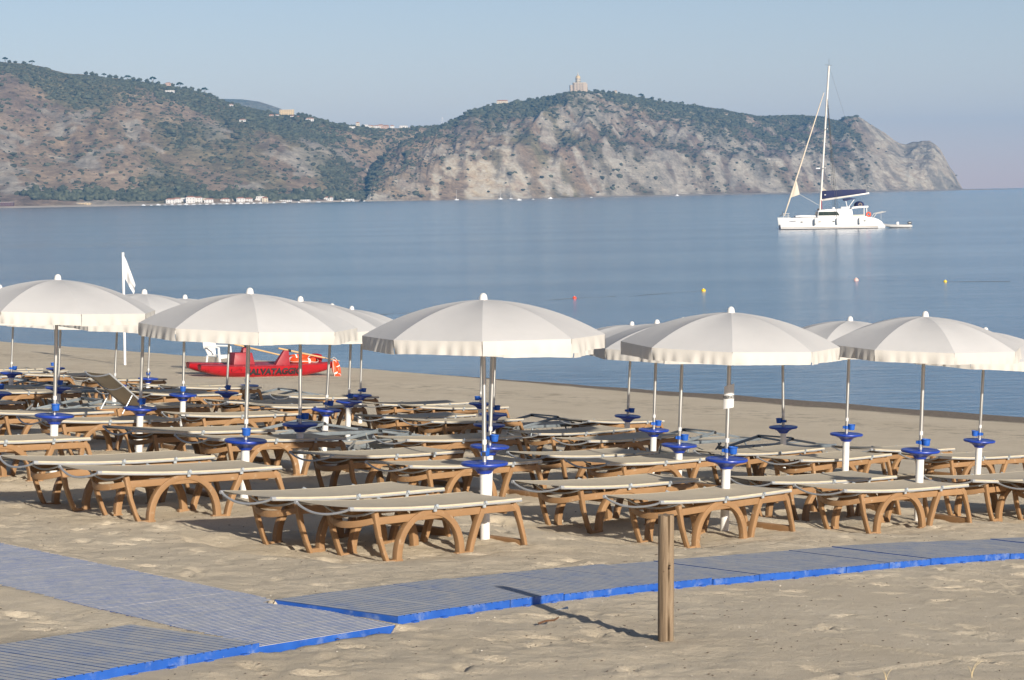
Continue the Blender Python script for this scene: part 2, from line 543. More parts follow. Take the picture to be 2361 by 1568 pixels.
# head position x, y, heading (deg), frame datum height, pitch, label
B = "brown-framed sunlounger with cream canvas, "
BEDS = [
    (-1.482, 18.208, 43.6, 2.150, -0.029, B + "nearest of all, beside the white tube of the centre parasol"),
    (-2.117, 18.667, 43.7, 2.186, -0.025, B + "second nearest, partner behind the front centre lounger"),
    (-3.635, 19.771, 39.0, 2.286, -0.03, B + "front of the pair before the second parasol from the left"),
    (-4.319, 20.586, 38.9, 2.296, -0.024, B + "rear of the pair before the second parasol from the left"),
    (-5.743, 22.421, 41.0, 2.302, -0.035, B + "front row, only its foot half inside the left edge"),
    (1.019, 20.59, 45.2, 1.868, -0.011, B + "directly behind the wooden post"),
    (0.197, 21.664, 41.6, 1.870, -0.023, B + "partner behind the lounger at the wooden post"),
    (2.92, 22.803, 39.0, 1.645, -0.029, B + "front row, front of the pair under the rightmost big parasol"),
    (2.42, 24.393, 36.9, 1.549, -0.02, B + "front row, rear of the pair under the rightmost big parasol"),
    (4.57, 25.066, 41.0, 1.433, -0.035, B + "front row, foot end cut by the right edge"),
    (5.284, 24.884, 41.0, 1.395, -0.035, B + "front row, only its head corner inside the right edge"),
    (-5.631, 27.632, 37.0, 2.007, -0.033, B + "behind the leftmost front tray, shaded except its foot"),
    (-4.313, 25.848, 37.8, 2.035, -0.041, B + "fully shaded, second row left of the second tray"),
    (-3.452, 25.38, 40.1, 1.974, -0.043, B + "half shaded, behind the second parasol's blue tray"),
    (-2.065, 24.016, 43.9, 1.927, -0.028, B + "second row centre, shaded rear one of its pair"),
    (-1.251, 23.369, 43.5, 1.883, -0.028, B + "second row centre, behind the centre parasol's tray"),
    (0.142, 26.818, 42.9, 1.581, -0.031, B + "second row right of centre, shaded rear one of its pair"),
    (0.768, 25.397, 40.9, 1.662, -0.012, B + "second row right of centre, front one of its pair"),
    (2.464, 29.168, 46.1, 1.317, -0.019, B + "second row, shaded, just behind the tray below the paper notice"),
    (3.139, 28.173, 45.1, 1.340, -0.017, B + "second row, sunlit, right of the tray below the paper notice"),
    (4.479, 31.563, 42.3, 1.055, -0.049, B + "second row, shaded, behind the rightmost front tray"),
    (5.156, 30.247, 40.4, 1.095, -0.043, B + "second row, sunlit, its foot at the right edge"),
    (-6.675, 29.373, 41.0, 1.952, -0.035, B + "third row left, its shaded canvas behind the leftmost tray"),
    (-8.14, 31.026, 41.0, 1.957, -0.035, B + "third row, only its foot corner inside the left edge"),
    (-4.571, 31.992, 37.8, 1.650, -0.027, B + "third row, long shaded canvas left of the third tray"),
    (-1.483, 28.405, 40.5, 1.634, -0.023, B + "third row centre, right of the grey folding cot"),
    (0.127, 32.383, 41.3, 1.296, -0.006, B + "third row right of centre, shaded rear one of its pair"),
    (0.758, 31.503, 43.8, 1.280, -0.004, B + "third row right of centre, sunlit front one of its pair"),
    (-4.626, 36.882, 39.4, 1.399, -0.037, B + "fourth row left, shaded rear one of its pair"),
    (-3.903, 35.87, 36.5, 1.415, -0.027, B + "fourth row left, sunlit front one of its pair"),
    (-2.111, 34.765, 42.9, 1.323, -0.023, B + "fourth row centre, shaded rear one of its pair"),
    (-1.393, 33.994, 43.2, 1.318, -0.026, B + "fourth row centre, front one of its pair"),
    (0.926, 37.373, 45.1, 0.946, -0.046, B + "fourth row, right beside a grey cot on open sand"),
    (-8.422, 36.751, 41.0, 1.641, -0.035, B + "fourth row far left, sunlit front one of its pair"),
    (-9.18, 37.723, 41.0, 1.637, -0.035, B + "fourth row far left, shaded rear one of its pair"),
    (-6.169, 39.29, 41.0, 1.348, -0.035, B + "fifth row, sunlit, behind the one with the raised back"),
    (-6.851, 39.979, 41.0, 1.355, -0.035, B + "fifth row, shaded, behind the one with the raised back"),
    (-3.992, 40.559, 35.8, 1.161, -0.036, B + "fifth row, thin sunlit strip before the red boat's stern"),
    (-2.407, 40.357, 36.6, 1.033, -0.019, B + "fifth row centre, shaded rear one, last before open sand"),
    (-1.73, 39.443, 36.0, 1.042, -0.036, B + "fifth row centre, sunlit front one, last before open sand"),
    (-10.707, 43.198, 41.0, 1.434, -0.035, B + "fifth row, foot end only at the left edge"),
    (-6.206, 42.861, 41.2, 1.173, -0.037, B + "sixth row, shaded, just before the red boat"),
    (-7.016, 44.375, 41.0, 1.101, -0.035, B + "sixth row, before the red boat's bow"),
    (-8.531, 46.879, 41.0, 1.057, -0.035, B + "farthest row, short of the white flagpole's right"),
    (-9.915, 47.59, 41.0, 1.115, -0.035, B + "farthest row, shaded, behind the raised backrest"),
    (-10.919, 49.092, 41.0, 1.096, -0.035, B + "farthest row, sunlit, left of the white flagpole"),
    (-11.568, 49.707, 41.0, 1.106, -0.035, B + "farthest row, shaded, at the left edge"),
    (-5.976, 33.517, 41.0, 1.660, -0.035, "brown-framed sunlounger with its backrest raised, among flat ones at left"),
]
RAISED = len(BEDS) - 1

# walkways as runs of tiles: start corner, heading of each tile (deg), tile length, width
def run(start, heads, tl):
    out, p = [], np.array(start, float)
    for h in heads:
        d = np.array([math.cos(R(h)), math.sin(R(h))])
        out.append((p.copy(), h))
        p = p + d * tl
    return out


TL = 0.575
WAY_B = run((-0.73, 14.32), [max(44.0, 53.5 - 0.75 * k) for k in range(22)], TL)
_dl = np.array([math.cos(R(53.8)), math.sin(R(53.8))])
WAY_L = run(np.array([-1.43, 13.15]) - _dl * TL * 6, [53.8] * 6, TL)
_da = np.array([math.cos(R(-50.0)), math.sin(R(-50.0))])
WAY_A = run(np.array([-1.44, 13.16]) - _da * TL * 20, [-50.0] * 20, TL)
WB_, WL_, WA_ = 1.0, 1.0, 1.17
SKEW_A = 1.0 / math.tan(R(53.5 + 50.0))


def sand_height(X, Y):
    """ground with the beds' levelled places and trampled relief"""
    z = gz(X, Y)
    t = BN[0] * X + BN[1] * Y
    wsum = np.zeros_like(z); dsum = np.zeros_like(z)
    for x, y, th, dz, tl, _ in BEDS:
        c, s = math.cos(R(th)), math.sin(R(th))
        xc, yc = x + c * BED_A0, y + s * BED_A0
        m = (np.abs(X - xc) < 3) & (np.abs(Y - yc) < 3)
        if not m.any():
            continue
        a = (X[m] - x) * c + (Y[m] - y) * s; b = -(X[m] - x) * s + (Y[m] - y) * c
        d = np.hypot(np.maximum(np.abs(a - 1.0) - 0.95, 0), np.maximum(np.abs(b) - 0.35, 0))
        w = np.exp(-(d / 0.33) ** 2)
        z0 = dz
        wsum[m] += w; dsum[m] += w * (z0 + tl * (a - BED_A0) - BED_SINK + 0.012 - z[m])
    z = z + dsum / np.maximum(wsum, 1.0)
    return z, t


def build_ground():
    def axis(segs):
        out = [segs[0][0]]
        for a, b, n in segs:
            out += list(np.linspace(a, b, n + 1)[1:])
        return np.array(out)
    xs = axis([(-3000, -400, 8), (-400, -60, 10), (-60, -14, 40), (-14, -8, 60), (-8, 8, 400), (8, 14, 60), (14, 60, 40), (60, 400, 10), (400, 3000, 8)])
    ys = axis([(-60, 0, 24), (0, 9.5, 40), (9.5, 20, 300), (20, 32, 230), (32, 50, 170), (50, 75, 110), (75, 120, 60), (120, 400, 14), (400, 2600, 10)])
    X, Y = np.meshgrid(xs, ys)
    z, t = sand_height(X, Y)
    # relief: soft hummocks, hollows, footprints
    near = np.clip((t - 2) / 3, 0, 1) * np.clip((30 - t) / 6, 0.12, 1) * (np.abs(X) < 14)
    rel = 0.030 * (fbm(X * 0.9, Y * 0.9, 3) - 0.5) + 0.034 * (fbm(X * 2.9 + 9, Y * 2.9, 4) - 0.5) + 0.030 * (fbm(X * 7, Y * 7 + 3, 4, 0.6) - 0.5)
    smooth_right = np.clip((X - 0.9) / 0.8, 0, 1) * np.clip((19.0 - Y - 0.3 * X) / 1.5, 0, 1) * (Y < 16.5 + 0.55 * X)
    rel *= (1 - 0.62 * smooth_right)
    z = z + rel * near
    rr = random.Random(5)
    prints = []
    for _ in range(1200):
        px = rr.uniform(-7, 7); py = rr.uniform(10.3, 31)
        if abs(px) > 0.26 * py + 0.4:
            continue
        if px > 1.0 and py < 15.5 + 0.5 * px and rr.random() < 0.72:
            continue
        prints.append((px, py, rr.uniform(0, math.pi), rr.uniform(0.06, 0.13), rr.uniform(0.03, 0.052), rr.uniform(0.012, 0.034)))
    for px, py, an, la, lb, dp in prints:
        i0, i1 = np.searchsorted(xs, [px - 0.4, px + 0.4]); j0, j1 = np.searchsorted(ys, [py - 0.4, py + 0.4])
        xx = X[j0:j1, i0:i1] - px; yy = Y[j0:j1, i0:i1] - py
        u = (xx * math.cos(an) + yy * math.sin(an)) / la; w = (-xx * math.sin(an) + yy * math.cos(an)) / lb
        d2 = u * u + w * w
        z[j0:j1, i0:i1] += -dp * np.exp(-d2 * 0.9) + 0.45 * dp * np.exp(-((np.sqrt(d2) - 1.75) / 0.45) ** 2)
    # narrow wheel and drag lines in the foreground
    for (ax, ay, bx, by, dp, wd) in ((1.2, 11.0, 4.5, 13.5, .014, .03), (1.0, 12.2, 4.6, 15.4, .010, .025), (0.9, 11.6, 3.8, 12.1, .012, .03), (2.4, 15.4, 4.2, 13.2, .010, .03), (1.6, 14.6, 3.4, 12.9, .010, .02), (1.0, 10.9, 3.2, 11.2, .016, .06)):
        L = math.hypot(bx - ax, by - ay); ux, uy = (bx - ax) / L, (by - ay) / L
        a = (X - ax) * ux + (Y - ay) * uy; d = -(X - ax) * uy + (Y - ay) * ux + 0.05 * np.sin(a * 2.1)
        m = (a > 0) & (a < L)
        z += m * dp * (-np.exp(-(d / wd) ** 2) + 0.6 * np.exp(-((d - 2 * wd) / wd) ** 2))
    # raked bands and vehicle ruts on the lower beach
    lo = np.clip((t - 26) / 3, 0, 1) * np.clip((39.5 - t) / 1.5, 0, 1) * (np.abs(X) < 30)
    z += np.exp(-((t - 41) / 2.5) ** 2) * 0.05 * (fbm((X - Y) * 0.25, t * 0.3, 3) - 0.5) * (np.abs(X) < 40)
    z += lo * (0.03 * (fbm(t * 1.3, (X - Y) * 0.12, 3) - 0.5) + 0.02 * (fbm(t * 5, (X - Y) * 0.6, 3) - 0.5))
    # the tiles lie in shallow beds in the sand; drifted sand along their edges
    base = gz(X, Y)
    drift = 0.5 + 1.0 * (fbm(X * 2.2 + 3, Y * 2.2, 3) - 0.5)
    for way, w, lift, skew in ((WAY_A, WA_, -0.026, SKEW_A), (WAY_L, WL_, -0.004, 0.0), (WAY_B, WB_, 0.0, 0.0)):
        for p, hd in way:
            c, s_ = math.cos(R(hd)), math.sin(R(hd))
            j0, j1 = np.searchsorted(ys, [p[1] - 2, p[1] + 2]); i0, i1 = np.searchsorted(xs, [p[0] - 2, p[0] + 2])
            if j1 <= j0 or i1 <= i0:
                continue
            sl = (slice(j0, j1), slice(i0, i1))
            b = -(X[sl] - p[0]) * s_ + (Y[sl] - p[1]) * c
            a = (X[sl] - p[0]) * c + (Y[sl] - p[1]) * s_ - skew * b
            al = (a > -0.02) & (a < TL + 0.02)
            top = base[sl] + lift + 0.052
            m = al & (b > -0.45) & (b < w + 0.45)
            lo = top - (0.050 if way is not WAY_A else 0.016); hi = top - (0.014 if way is not WAY_A else -0.002)
            edge = np.where(b < w / 2, lo, top - 0.008) if way is not WAY_A else hi
            k = np.exp(-(np.maximum(0, np.maximum(-b, b - w)) / 0.16) ** 2)
            zz = z[sl] * (1 - k) + (edge + 0.016 * (drift[sl] - .5)) * k
            zz = np.where((b > 0.03) & (b < w - 0.03), top - 0.06, zz)
            z[sl] = np.where(m, np.minimum(zz, top + 0.004) if way is not WAY_A else zz, z[sl])
    nv = len(xs)
    me = bpy.data.meshes.new("beach")
    verts = np.stack([X, Y, z], -1).reshape(-1, 3)
    idx = np.arange(len(xs) * len(ys)).reshape(len(ys), len(xs))
    q = np.stack([idx[:-1, :-1], idx[:-1, 1:], idx[1:, 1:], idx[1:, :-1]], -1).reshape(-1, 4)
    me.from_pydata(verts.tolist(), [], q.tolist())
    me.materials.append(M_sand)
    me.shade_smooth()
    o = put("beach", me)
    tag(o, "pale trampled sand beach sloping down to the sea", "beach", kind="structure")


build_ground()

sea = MB().add([(-13000, -200, 0), (13000, -200, 0), (13000, 14000, 0), (-13000, 14000, 0)], [(0, 1, 2, 3)]).build("sea", M_sea)
tag(sea, "calm blue-grey sea with faint ripples", "sea", kind="structure")


# ------------------------------------------------------------------ walkways of interlocking slatted tiles
def tile_mesh(name, length, width, skew, slats, top, gmat, height=0.052, groove=0.30, gd=0.003):
    """x along the walkway, y across; skew shifts x with y. slats run across."""
    mb = MB()
    def bx(x0, x1, z0, z1, mi, ins=0.0):
        vs = []
        for z in (z0, z1):
            for x, y in ((x0, ins), (x1, ins), (x1, width - ins), (x0, width - ins)):
                vs.append((x + skew * y, y, z))
        mb.add(vs, [(3, 2, 1, 0), (0, 1, 5, 4), (2, 3, 7, 6)], 0)
        mb.add(vs, [(1, 2, 6, 5), (3, 0, 4, 7)], 0 if z0 < 0 else 2)
        mb.add(vs[4:], [(0, 1, 2, 3)], mi)
    bx(0.003, length - 0.003, -0.06, height - gd, 2)
    p = length / slats
    g = p * groove
    for k in range(slats):
        bx(k * p + (0.003 if k == 0 else g / 2), (k + 1) * p - (0.003 if k == slats - 1 else g / 2), height - gd + 0.0005, height, 1, -0.0)
    me = mb.mesh(name, [M_tileside, top, gmat], smooth=0, fix=False)
    return me


def side_lug(mb, x):
    mb.box((x, -0.012, 0.004), (0.05, 0.03, 0.012))


def walkway(name, label, tiles, w, skew, slats, top, groove_mat, lift, jitter, lugs=True, groove=0.3, gd=0.003):
    root = tag(thing(name, label, "walkway"), kind="structure")
    me = tile_mesh("tile", TL, w, skew, slats, top, groove_mat, groove=groove, gd=gd)
    lug = MB(); side_lug(lug, TL * 0.27)
    lme = lug.mesh("lug", M_tileside, smooth=0)
    rr = random.Random(label)
    for p, hd in tiles:
        d = np.array([math.cos(R(hd)), math.sin(R(hd))]); nrm = np.array([-d[1], d[0]])
        mid = p + d * TL * 0.5 + nrm * w * 0.5
        g = lambda q: float(gz(np.array(q[0]), np.array(q[1])))
        z = g(mid) + lift + rr.uniform(-jitter, jitter)
        pitch = -math.atan(g(mid + d * .5) - g(mid - d * .5)); roll = math.atan(g(mid + nrm * .5) - g(mid - nrm * .5))
        Mx = (Matrix.Translation((mid[0], mid[1], z)) @ Matrix.Rotation(R(hd) + rr.uniform(-.004, .004), 4, 'Z') @ Matrix.Rotation(pitch + rr.uniform(-1, 1) * jitter, 4, 'Y')
              @ Matrix.Rotation(roll, 4, 'X') @ Matrix.Translation((-TL / 2 - skew * w / 2 * 0, -w / 2 + rr.uniform(-.008, .008), 0)))
        if skew:
            Mx = Mx @ Matrix.Translation((-skew * 0.0, 0, 0))
        t = put("tile", me, root, Mx)
        if lugs:
            for f in (0.0, 0.5):
                put("lug", lme, t, Matrix.Translation((TL * f, 0, 0)))
    return root


walkway("walkway", "raised blue slatted walkway running past the wooden post", WAY_B, WB_, 0.0, 9, M_tiletop, M_tilegroove, 0.0, 0.005, groove=0.17, gd=0.006)
walkway("walkway", "blue slatted walkway in the bottom left corner", WAY_L, WL_, 0.0, 9, M_tiletop, M_tilegroove, -0.004, 0.006, groove=0.17, gd=0.006)
# the long worn walkway: its slats run parallel to the first walkway
walkway("walkway", "flat worn grey-blue walkway coming from the left edge", WAY_A, WA_, SKEW_A, 14, M_tileworn, M_sandgroove, -0.026, 0.0, lugs=False, groove=0.13, gd=0.0025)


# ------------------------------------------------------------------ wooden post
def build_post():
    x, y = 0.878, 13.976
    z = float(gz(np.array(x), np.array(y)))
    root = thing("wooden_post", "cracked weathered wooden post standing in the sand before the blue walkway", "post", (x, y, z), (0, R(0.9), 0))
    n, m = 40, 36
    vs, fs = [], []
    r0 = 0.047
    rr = random.Random(3)
    for j in range(m + 1):
        h = -0.35 + (0.75 + 0.35) * j / m
        for k in range(n):
            t = 2 * math.pi * k / n
            r = r0 * (1 + 0.018 * math.sin(3 * t + h * 2) + 0.012 * math.sin(7 * t + 5 * h))
            crack = -math.pi / 2 + 0.28 + 0.10 * math.sin(h * 6) + (0.10 if h > .45 else 0)
            dd = (t - crack + math.pi) % (2 * math.pi) - math.pi
            r -= 0.024 * math.exp(-(dd / 0.075) ** 2) * (0.55 + 0.45 * math.sin(h * 9 + 1) ** 2)
            vs.append((r * math.cos(t), r * math.sin(t), h + (0.004 * math.sin(5 * t) if j == m else 0)))
    for j in range(m):
        for k in range(n):
            k2 = (k + 1) % n
            fs.append((j * n + k, j * n + k2, (j + 1) * n + k2, (j + 1) * n + k))
    vs.append((0, 0, 0.753)); c = len(vs) - 1
    fs += [(m * n + k, m * n + (k + 1) % n, c) for k in range(n)]
    MB().add(vs, fs).build("shaft", M_wood, root, smooth=50, fix=False)
    kn = plain("dark_knot", (0.045, 0.028, 0.018), .8)
    for t, h, s in ((-1.15, 0.44, 0.008), (-1.1, 0.455, 0.006), (-1.9, 0.42, 0.005)):
        k = MB().tube([(0.044 * math.cos(t), 0.044 * math.sin(t), h), (0.0505 * math.cos(t), 0.0505 * math.sin(t), h + 0.002)], [s, s * .4], 7)
        k.build("knot", kn, root)


build_post()


# ------------------------------------------------------------------ small litter and dry stalks on the near sand
def ground_at(x, y):
    X = np.array([[x]]); Y = np.array([[y]])
    return float(sand_height(X, Y)[0][0, 0])


def stalk(label, x, y, seed, n, h):
    rr = random.Random(seed)
    root = thing("dry_grass", label, "dry grass", (x, y, ground_at(x, y) - 0.01))
    m = M_straw
    for k in range(n):
        a = rr.uniform(0, 6.28); L = h * rr.uniform(.7, 1.1); b = rr.uniform(.25, .6)
        pts = [(math.cos(a) * b * L * q * q, math.sin(a) * b * L * q * q * .5, L * (q - .35 * q * q)) for q in np.linspace(0, 1, 7)]
        MB().tube(pts, [0.002, .002, .0018, .0015, .0012, .001, .0006], 5).build("blade", m, root)


M_straw = plain("dry_straw", (0.52, 0.42, 0.24), 0.8, var=0.15, scale=30)
stalk("bent dry grass stalks at the bottom edge", 1.98, 12.70, 1, 3, 0.11)
stalk("taller dry grass stalk near the bottom right corner", 2.49, 12.95, 2, 3, 0.15)
pz = ground_at(0.24, 15.02)
tag(MB().add([(0, 0, .012), (.09, .02, .02), (.085, .05, .03), (.05, .04, .014)], [(0, 1, 2, 3)]).build("paper_scrap", M_paper), "small white paper scrap on the sand before the walkway", "scrap").location = (0.24, 15.02, pz + .01)
tag(MB().tube([(0, 0, 0), (.05, .02, .012), (.10, .06, .008), (.13, .10, .02)], [.006, .007, .006, .003], 6).build("twig", plain("brown_twig", (.10, .045, .02), .8)), "curved brown twig lying left of the wooden post", "twig").location = (0.13, 14.47, ground_at(.13, 14.47) + .012)


# crumbs of shell, weed and grit strewn on the near sand
def debris(name, label, n, seed, mat, smin, smax, flat):
    rr = np.random.default_rng(seed)
    ico = [(0, 0, 1), (0, 0, -1), (1, 0, 0), (-1, 0, 0), (0, 1, 0), (0, -1, 0)]
    of = np.array([(0, 2, 4), (0, 4, 3), (0, 3, 5), (0, 5, 2), (1, 4, 2), (1, 3, 4), (1, 5, 3), (1, 2, 5)])
    V = np.array(ico, float)
    vs, fs = [], []
    y = rr.uniform(11.5, 24, n); x = rr.uniform(-.25, .25, n) * y
    zz, _ = sand_height(x[:, None], y[:, None])
    off = 0
    for i in range(n):
        a = rr.uniform(0, 6.28); s = rr.uniform(smin, smax); st = rr.uniform(1, 2.6)
        W = V * np.array([s * st, s, s * flat]) * rr.uniform(.7, 1.3, (6, 3))
        c, sn = math.cos(a), math.sin(a)
        W = np.stack([W[:, 0] * c - W[:, 1] * sn + x[i], W[:, 0] * sn + W[:, 1] * c + y[i], W[:, 2] + zz[i, 0] + 0.004], -1)
        vs.append(W); fs.append(of + off); off += 6
    me = bpy.data.meshes.new(name)
    me.from_pydata(np.concatenate(vs).tolist(), [], np.concatenate(fs).tolist())
    me.materials.append(mat)
    tag(put(name, me), label, "debris", kind="stuff")


debris("shell_grit", "tiny pale shell fragments strewn over the near sand", 450, 21, plain("shell_white", (.74, .68, .58), .6), .002, .0055, .6)
debris("dark_grit", "tiny dark crumbs of weed and grit strewn over the near sand", 900, 22, plain("weed_brown", (.09, .06, .04), .9), .0025, .008, .5)
# ------------------------------------------------------------------ sunloungers
def smooth_path(fn, n):
    return [fn(k / (n - 1)) for k in range(n)]


CANV_A = [0, 0.12, 0.30, 0.6, 1.0, 1.4, 1.8]
CANV_Z = [0.378, 0.369, 0.355, 0.338, 0.325, 0.322, 0.322]


def cz(a):
    return float(np.interp(a, CANV_A, CANV_Z))


def stretch(root):
    """legs reach down to the sand below the frame's datum"""
    done = set()
    for o in root.children:
        if o.type == 'MESH' and o.data.materials[0] == M_resin and o.data.name not in done:
            done.add(o.data.name)
            for v in o.data.vertices:
                if v.co.z < 0.30:
                    v.co.z -= BED_SINK * (1 - v.co.z / 0.30)


def lounger(raised=False):
    root = thing("sunlounger", "", "sunlounger")
    S = BED_A0
    hw = BED_W / 2
    for sgn in (-1, 1):
        yo = sgn * (hw - 0.035)              # outer plane
        def yy(t0, t1):
            a, b = yo - sgn * t0, yo - sgn * t1
            return (min(a, b), max(a, b))
        # rail, slightly bowed
        path = [(0.29 + (1.50) * k / 10 - S, 0.263 + 0.004 * math.sin(k * math.pi / 10)) for k in range(11)]
        MB().ribbon(path, 0.046, *yy(0.006, 0.040)).build("side_rail", M_resin, root, bevel=0.006)
        # first leg
        MB().ribbon([(0.285 - S, 0.318), (0.300 - S, 0.26), (0.325 - S, 0.17), (0.372 - S, 0.07), (0.45 - S, -0.06)], [0.042, 0.044, 0.033, 0.030, 0.032], *yy(0.0, 0.048)).build("leg", M_resin, root, bevel=0.007)
        # arch with its two feet
        c0 = 0.845
        ap = []
        for k in range(25):
            t = math.pi * k / 24
            ap.append((c0 - 0.330 * math.cos(t) - S, 0.290 * math.sin(t) ** 0.85))
        ap = [(ap[0][0] - 0.03, -0.07)] + ap[0:] + [(ap[-1][0] + 0.02, -0.07)]
        ws = [0.06] + [0.041 + 0.018 * abs(math.cos(math.pi * k / 24)) ** 3 for k in range(25)] + [0.06]
        b = MB().ribbon(ap, ws, *yy(-0.004, 0.054))
        b.ribbon([(0.415 - S, 0.004), (0.56 - S, 0.004)], 0.036, *yy(0.001, 0.049))
        b.ribbon([(1.12 - S, 0.004), (1.285 - S, 0.004)], 0.036, *yy(0.001, 0.049))
        b.build("arch", M_resin, root, bevel=0.008)
        # leaning leg that rises past the rail
        MB().ribbon([(1.245 - S, -0.06), (1.29 - S, 0.07), (1.345 - S, 0.18), (1.395 - S, 0.255), (1.41 - S, 0.312)], [0.043, 0.044, 0.046, 0.050, 0.042], *yy(-0.006, 0.052)).build("leg", M_resin, root, bevel=0.010)
        # foot-end leg
        MB().ribbon([(1.745 - S, 0.285), (1.79 - S, 0.255), (1.835 - S, 0.16), (1.875 - S, 0.06), (1.915 - S, -0.08)], [0.040, 0.047, 0.036, 0.032, 0.032], *yy(0.002, 0.048)).build("leg", M_resin, root, bevel=0.008)
        # canvas side tube, hem, clips
        if not raised:
            pts = [(a - S, sgn * (hw - 0.008), cz(a) - 0.012) for a in np.linspace(0, 1.8, 16)]
            MB().tube(pts, 0.0115, 8).build("side_tube", M_tube, root)
            pts = [(a - S, sgn * (hw - 0.006), cz(a) + 0.001) for a in np.linspace(0.012, 1.795, 16)]
            MB().tube(pts, 0.0095, 8).build("hem", M_hem, root)
        else:
            pts = [(a - S, sgn * (hw - 0.008), cz(a) - 0.012) for a in np.linspace(0.74, 1.8, 10)]
            MB().tube(pts, 0.0115, 8).build("side_tube", M_tube, root)
            pts = [(a - S, sgn * (hw - 0.006), cz(a) + 0.001) for a in np.linspace(0.74, 1.795, 10)]
            MB().tube(pts, 0.0125, 8).build("hem", M_hem, root)
        for a, s in ((0.86, 1.0), (1.385, 0.8)):
            z = cz(a)
            k = MB().tube([(a - S - 0.018 * s, sgn * (hw + 0.002), z - 0.004), (a - S + 0.018 * s, sgn * (hw + 0.002), z - 0.004)], 0.0165 * s, 8)
            k.tube([(a - S, sgn * (hw + 0.004), z + 0.002), (a - S, sgn * (hw + 0.024), z + 0.008 * s)], 0.015 * s, 8)
            k.box((a - S, sgn * (hw - 0.004), z - 0.024), (0.028, 0.012, 0.03))
            k.build("clip", M_clip, root)
    # beams across
    hb = MB()
    n = 13
    def hp(i, j):
        y = -(hw - 0.06) + 2 * (hw - 0.06) * i / (n - 1)
        q = 1 - (y / (hw - 0.06)) ** 2
        x = 0.28 - 0.10 * q - S
        return (x, y, (0.286 - 0.032 * q, 0.248 - 0.036 * q)[j])
    hb.grid(hp, n, 2)
    vs = list(hb.v)
    off = [(x + 0.022, y, z) for x, y, z in vs]
    hb = MB(); m = n
    hb.add(vs + off, [(k, k + 1, k + 1 + m, k + m) for k in range(m - 1)] + [(k + 2 * m, k + 3 * m, k + 3 * m + 1, k + 2 * m + 1) for k in range(m - 1)]
           + [(k, k + 2 * m, k + 2 * m + 1, k + 1) for k in range(m - 1)] + [(k + m, k + m + 1, k + 3 * m + 1, k + 3 * m) for k in range(m - 1)]
           + [(0, m, 3 * m, 2 * m), (m - 1, 3 * m - 1, 4 * m - 1, 2 * m - 1)])
    hb.build("head_beam", M_resin, root, bevel=0.004)
    for a, z, h, t in ((0.62, 0.235, 0.05, 0.03), (1.12, 0.235, 0.05, 0.03), (1.70, 0.25, 0.05, 0.03)):
        MB().box((a - S, 0, z), (t, BED_W - 0.17, h)).build("cross_bar", M_resin, root, bevel=0.004)
    MB().box((1.892 - S, 0, 0.012), (0.028, BED_W - 0.165, 0.075), rot=Matrix.Rotation(-0.3, 3, 'Y')).build("foot_plank", M_resin, root, bevel=0.004)
    # canvas
    def sheet(a0, a1, na, z_of, name, nb=9):
        def P(i, j):
            a = a0 + (a1 - a0) * i / (na - 1); y = -(hw - 0.008) + 2 * (hw - 0.008) * j / (nb - 1)
            q = 1 - (y / (hw - 0.008)) ** 2
            x, z = z_of(a)
            return (x - S, y, z + 0.008 - 0.010 * q)
        return MB().grid(P, na, nb).build(name, M_canvas, root, smooth=60)
    def arc(a, z, sag, back, r=0.0135):
        return [(a - S - back * math.sin(math.pi * k / 14), -(hw - 0.008) + 2 * (hw - 0.008) * k / 14, z - sag * math.sin(math.pi * k / 14) ** 0.8) for k in range(15)]
    if not raised:
        sheet(0.0, 1.8, 26, lambda a: (a, cz(a)), "canvas")
        t = MB().tube(arc(0.0, cz(0) - 0.006, 0.060, 0.035), 0.0100, 9)
        for s in (-1, 1):
            t.tube([(-S - 0.012, s * (hw - 0.008), cz(0) - 0.004), (-S + 0.028, s * (hw - 0.008), cz(0) - 0.006)], 0.0155, 9)
        t.build("head_tube", M_tube, root)
        MB().tube(arc(0.26, cz(.26) - 0.012, 0.07, 0.02), 0.009, 8).build("brace_tube", M_tube, root)
    else:
        sheet(0.74, 1.8, 14, lambda a: (a, cz(a)), "canvas")
        ang = R(38); hz = cz(0.74)
        def back(d):
            return (0.74 - d * math.cos(ang), hz + d * math.sin(ang))
        sheet(0.0, 0.78, 12, lambda a: back(a), "backrest_canvas")
        for s in (-1, 1):
            MB().tube([(back(d)[0] - S, s * (hw - 0.006), back(d)[1]) for d in np.linspace(0, .79, 8)], 0.013, 8).build("backrest_tube", M_tube, root)
            x, z = back(0.30)
            MB().tube([(x - S, s * (hw - 0.03), z - 0.01), (0.34 - S, s * (hw - 0.03), 0.245)], 0.010, 8).build("backrest_strut", M_tube, root)
        x, z = back(0.79)
        MB().tube([(p[0] - 0.0, p[1], p[2]) for p in arc(x, z, 0.05, 0.05)], 0.0125, 9).build("head_tube", M_tube, root)
        x, z = back(0.52)
        MB().tube(arc(x, z - .012, 0.07, -0.02), 0.010, 8).build("brace_tube", M_tube, root)
    stretch(root)
    return root


def place_bed(o, x, y, th, dz, tl, label):
    c, s = math.cos(R(th)), math.sin(R(th))
    xc, yc = x + c * BED_A0, y + s * BED_A0
    z = dz
    o.location = (xc, yc, z)
    o.rotation_euler = (Matrix.Rotation(R(th), 4, 'Z') @ Matrix.Rotation(-math.atan(tl), 4, 'Y')).to_euler()
    tag(o, label, "sunlounger", "sunloungers on the beach")


bed0 = lounger()
for i, b in enumerate(BEDS):
    if i == RAISED:
        o = lounger(True)
    else:
        o = bed0 if i == 0 else copy_tree(bed0)
    place_bed(o, *b)


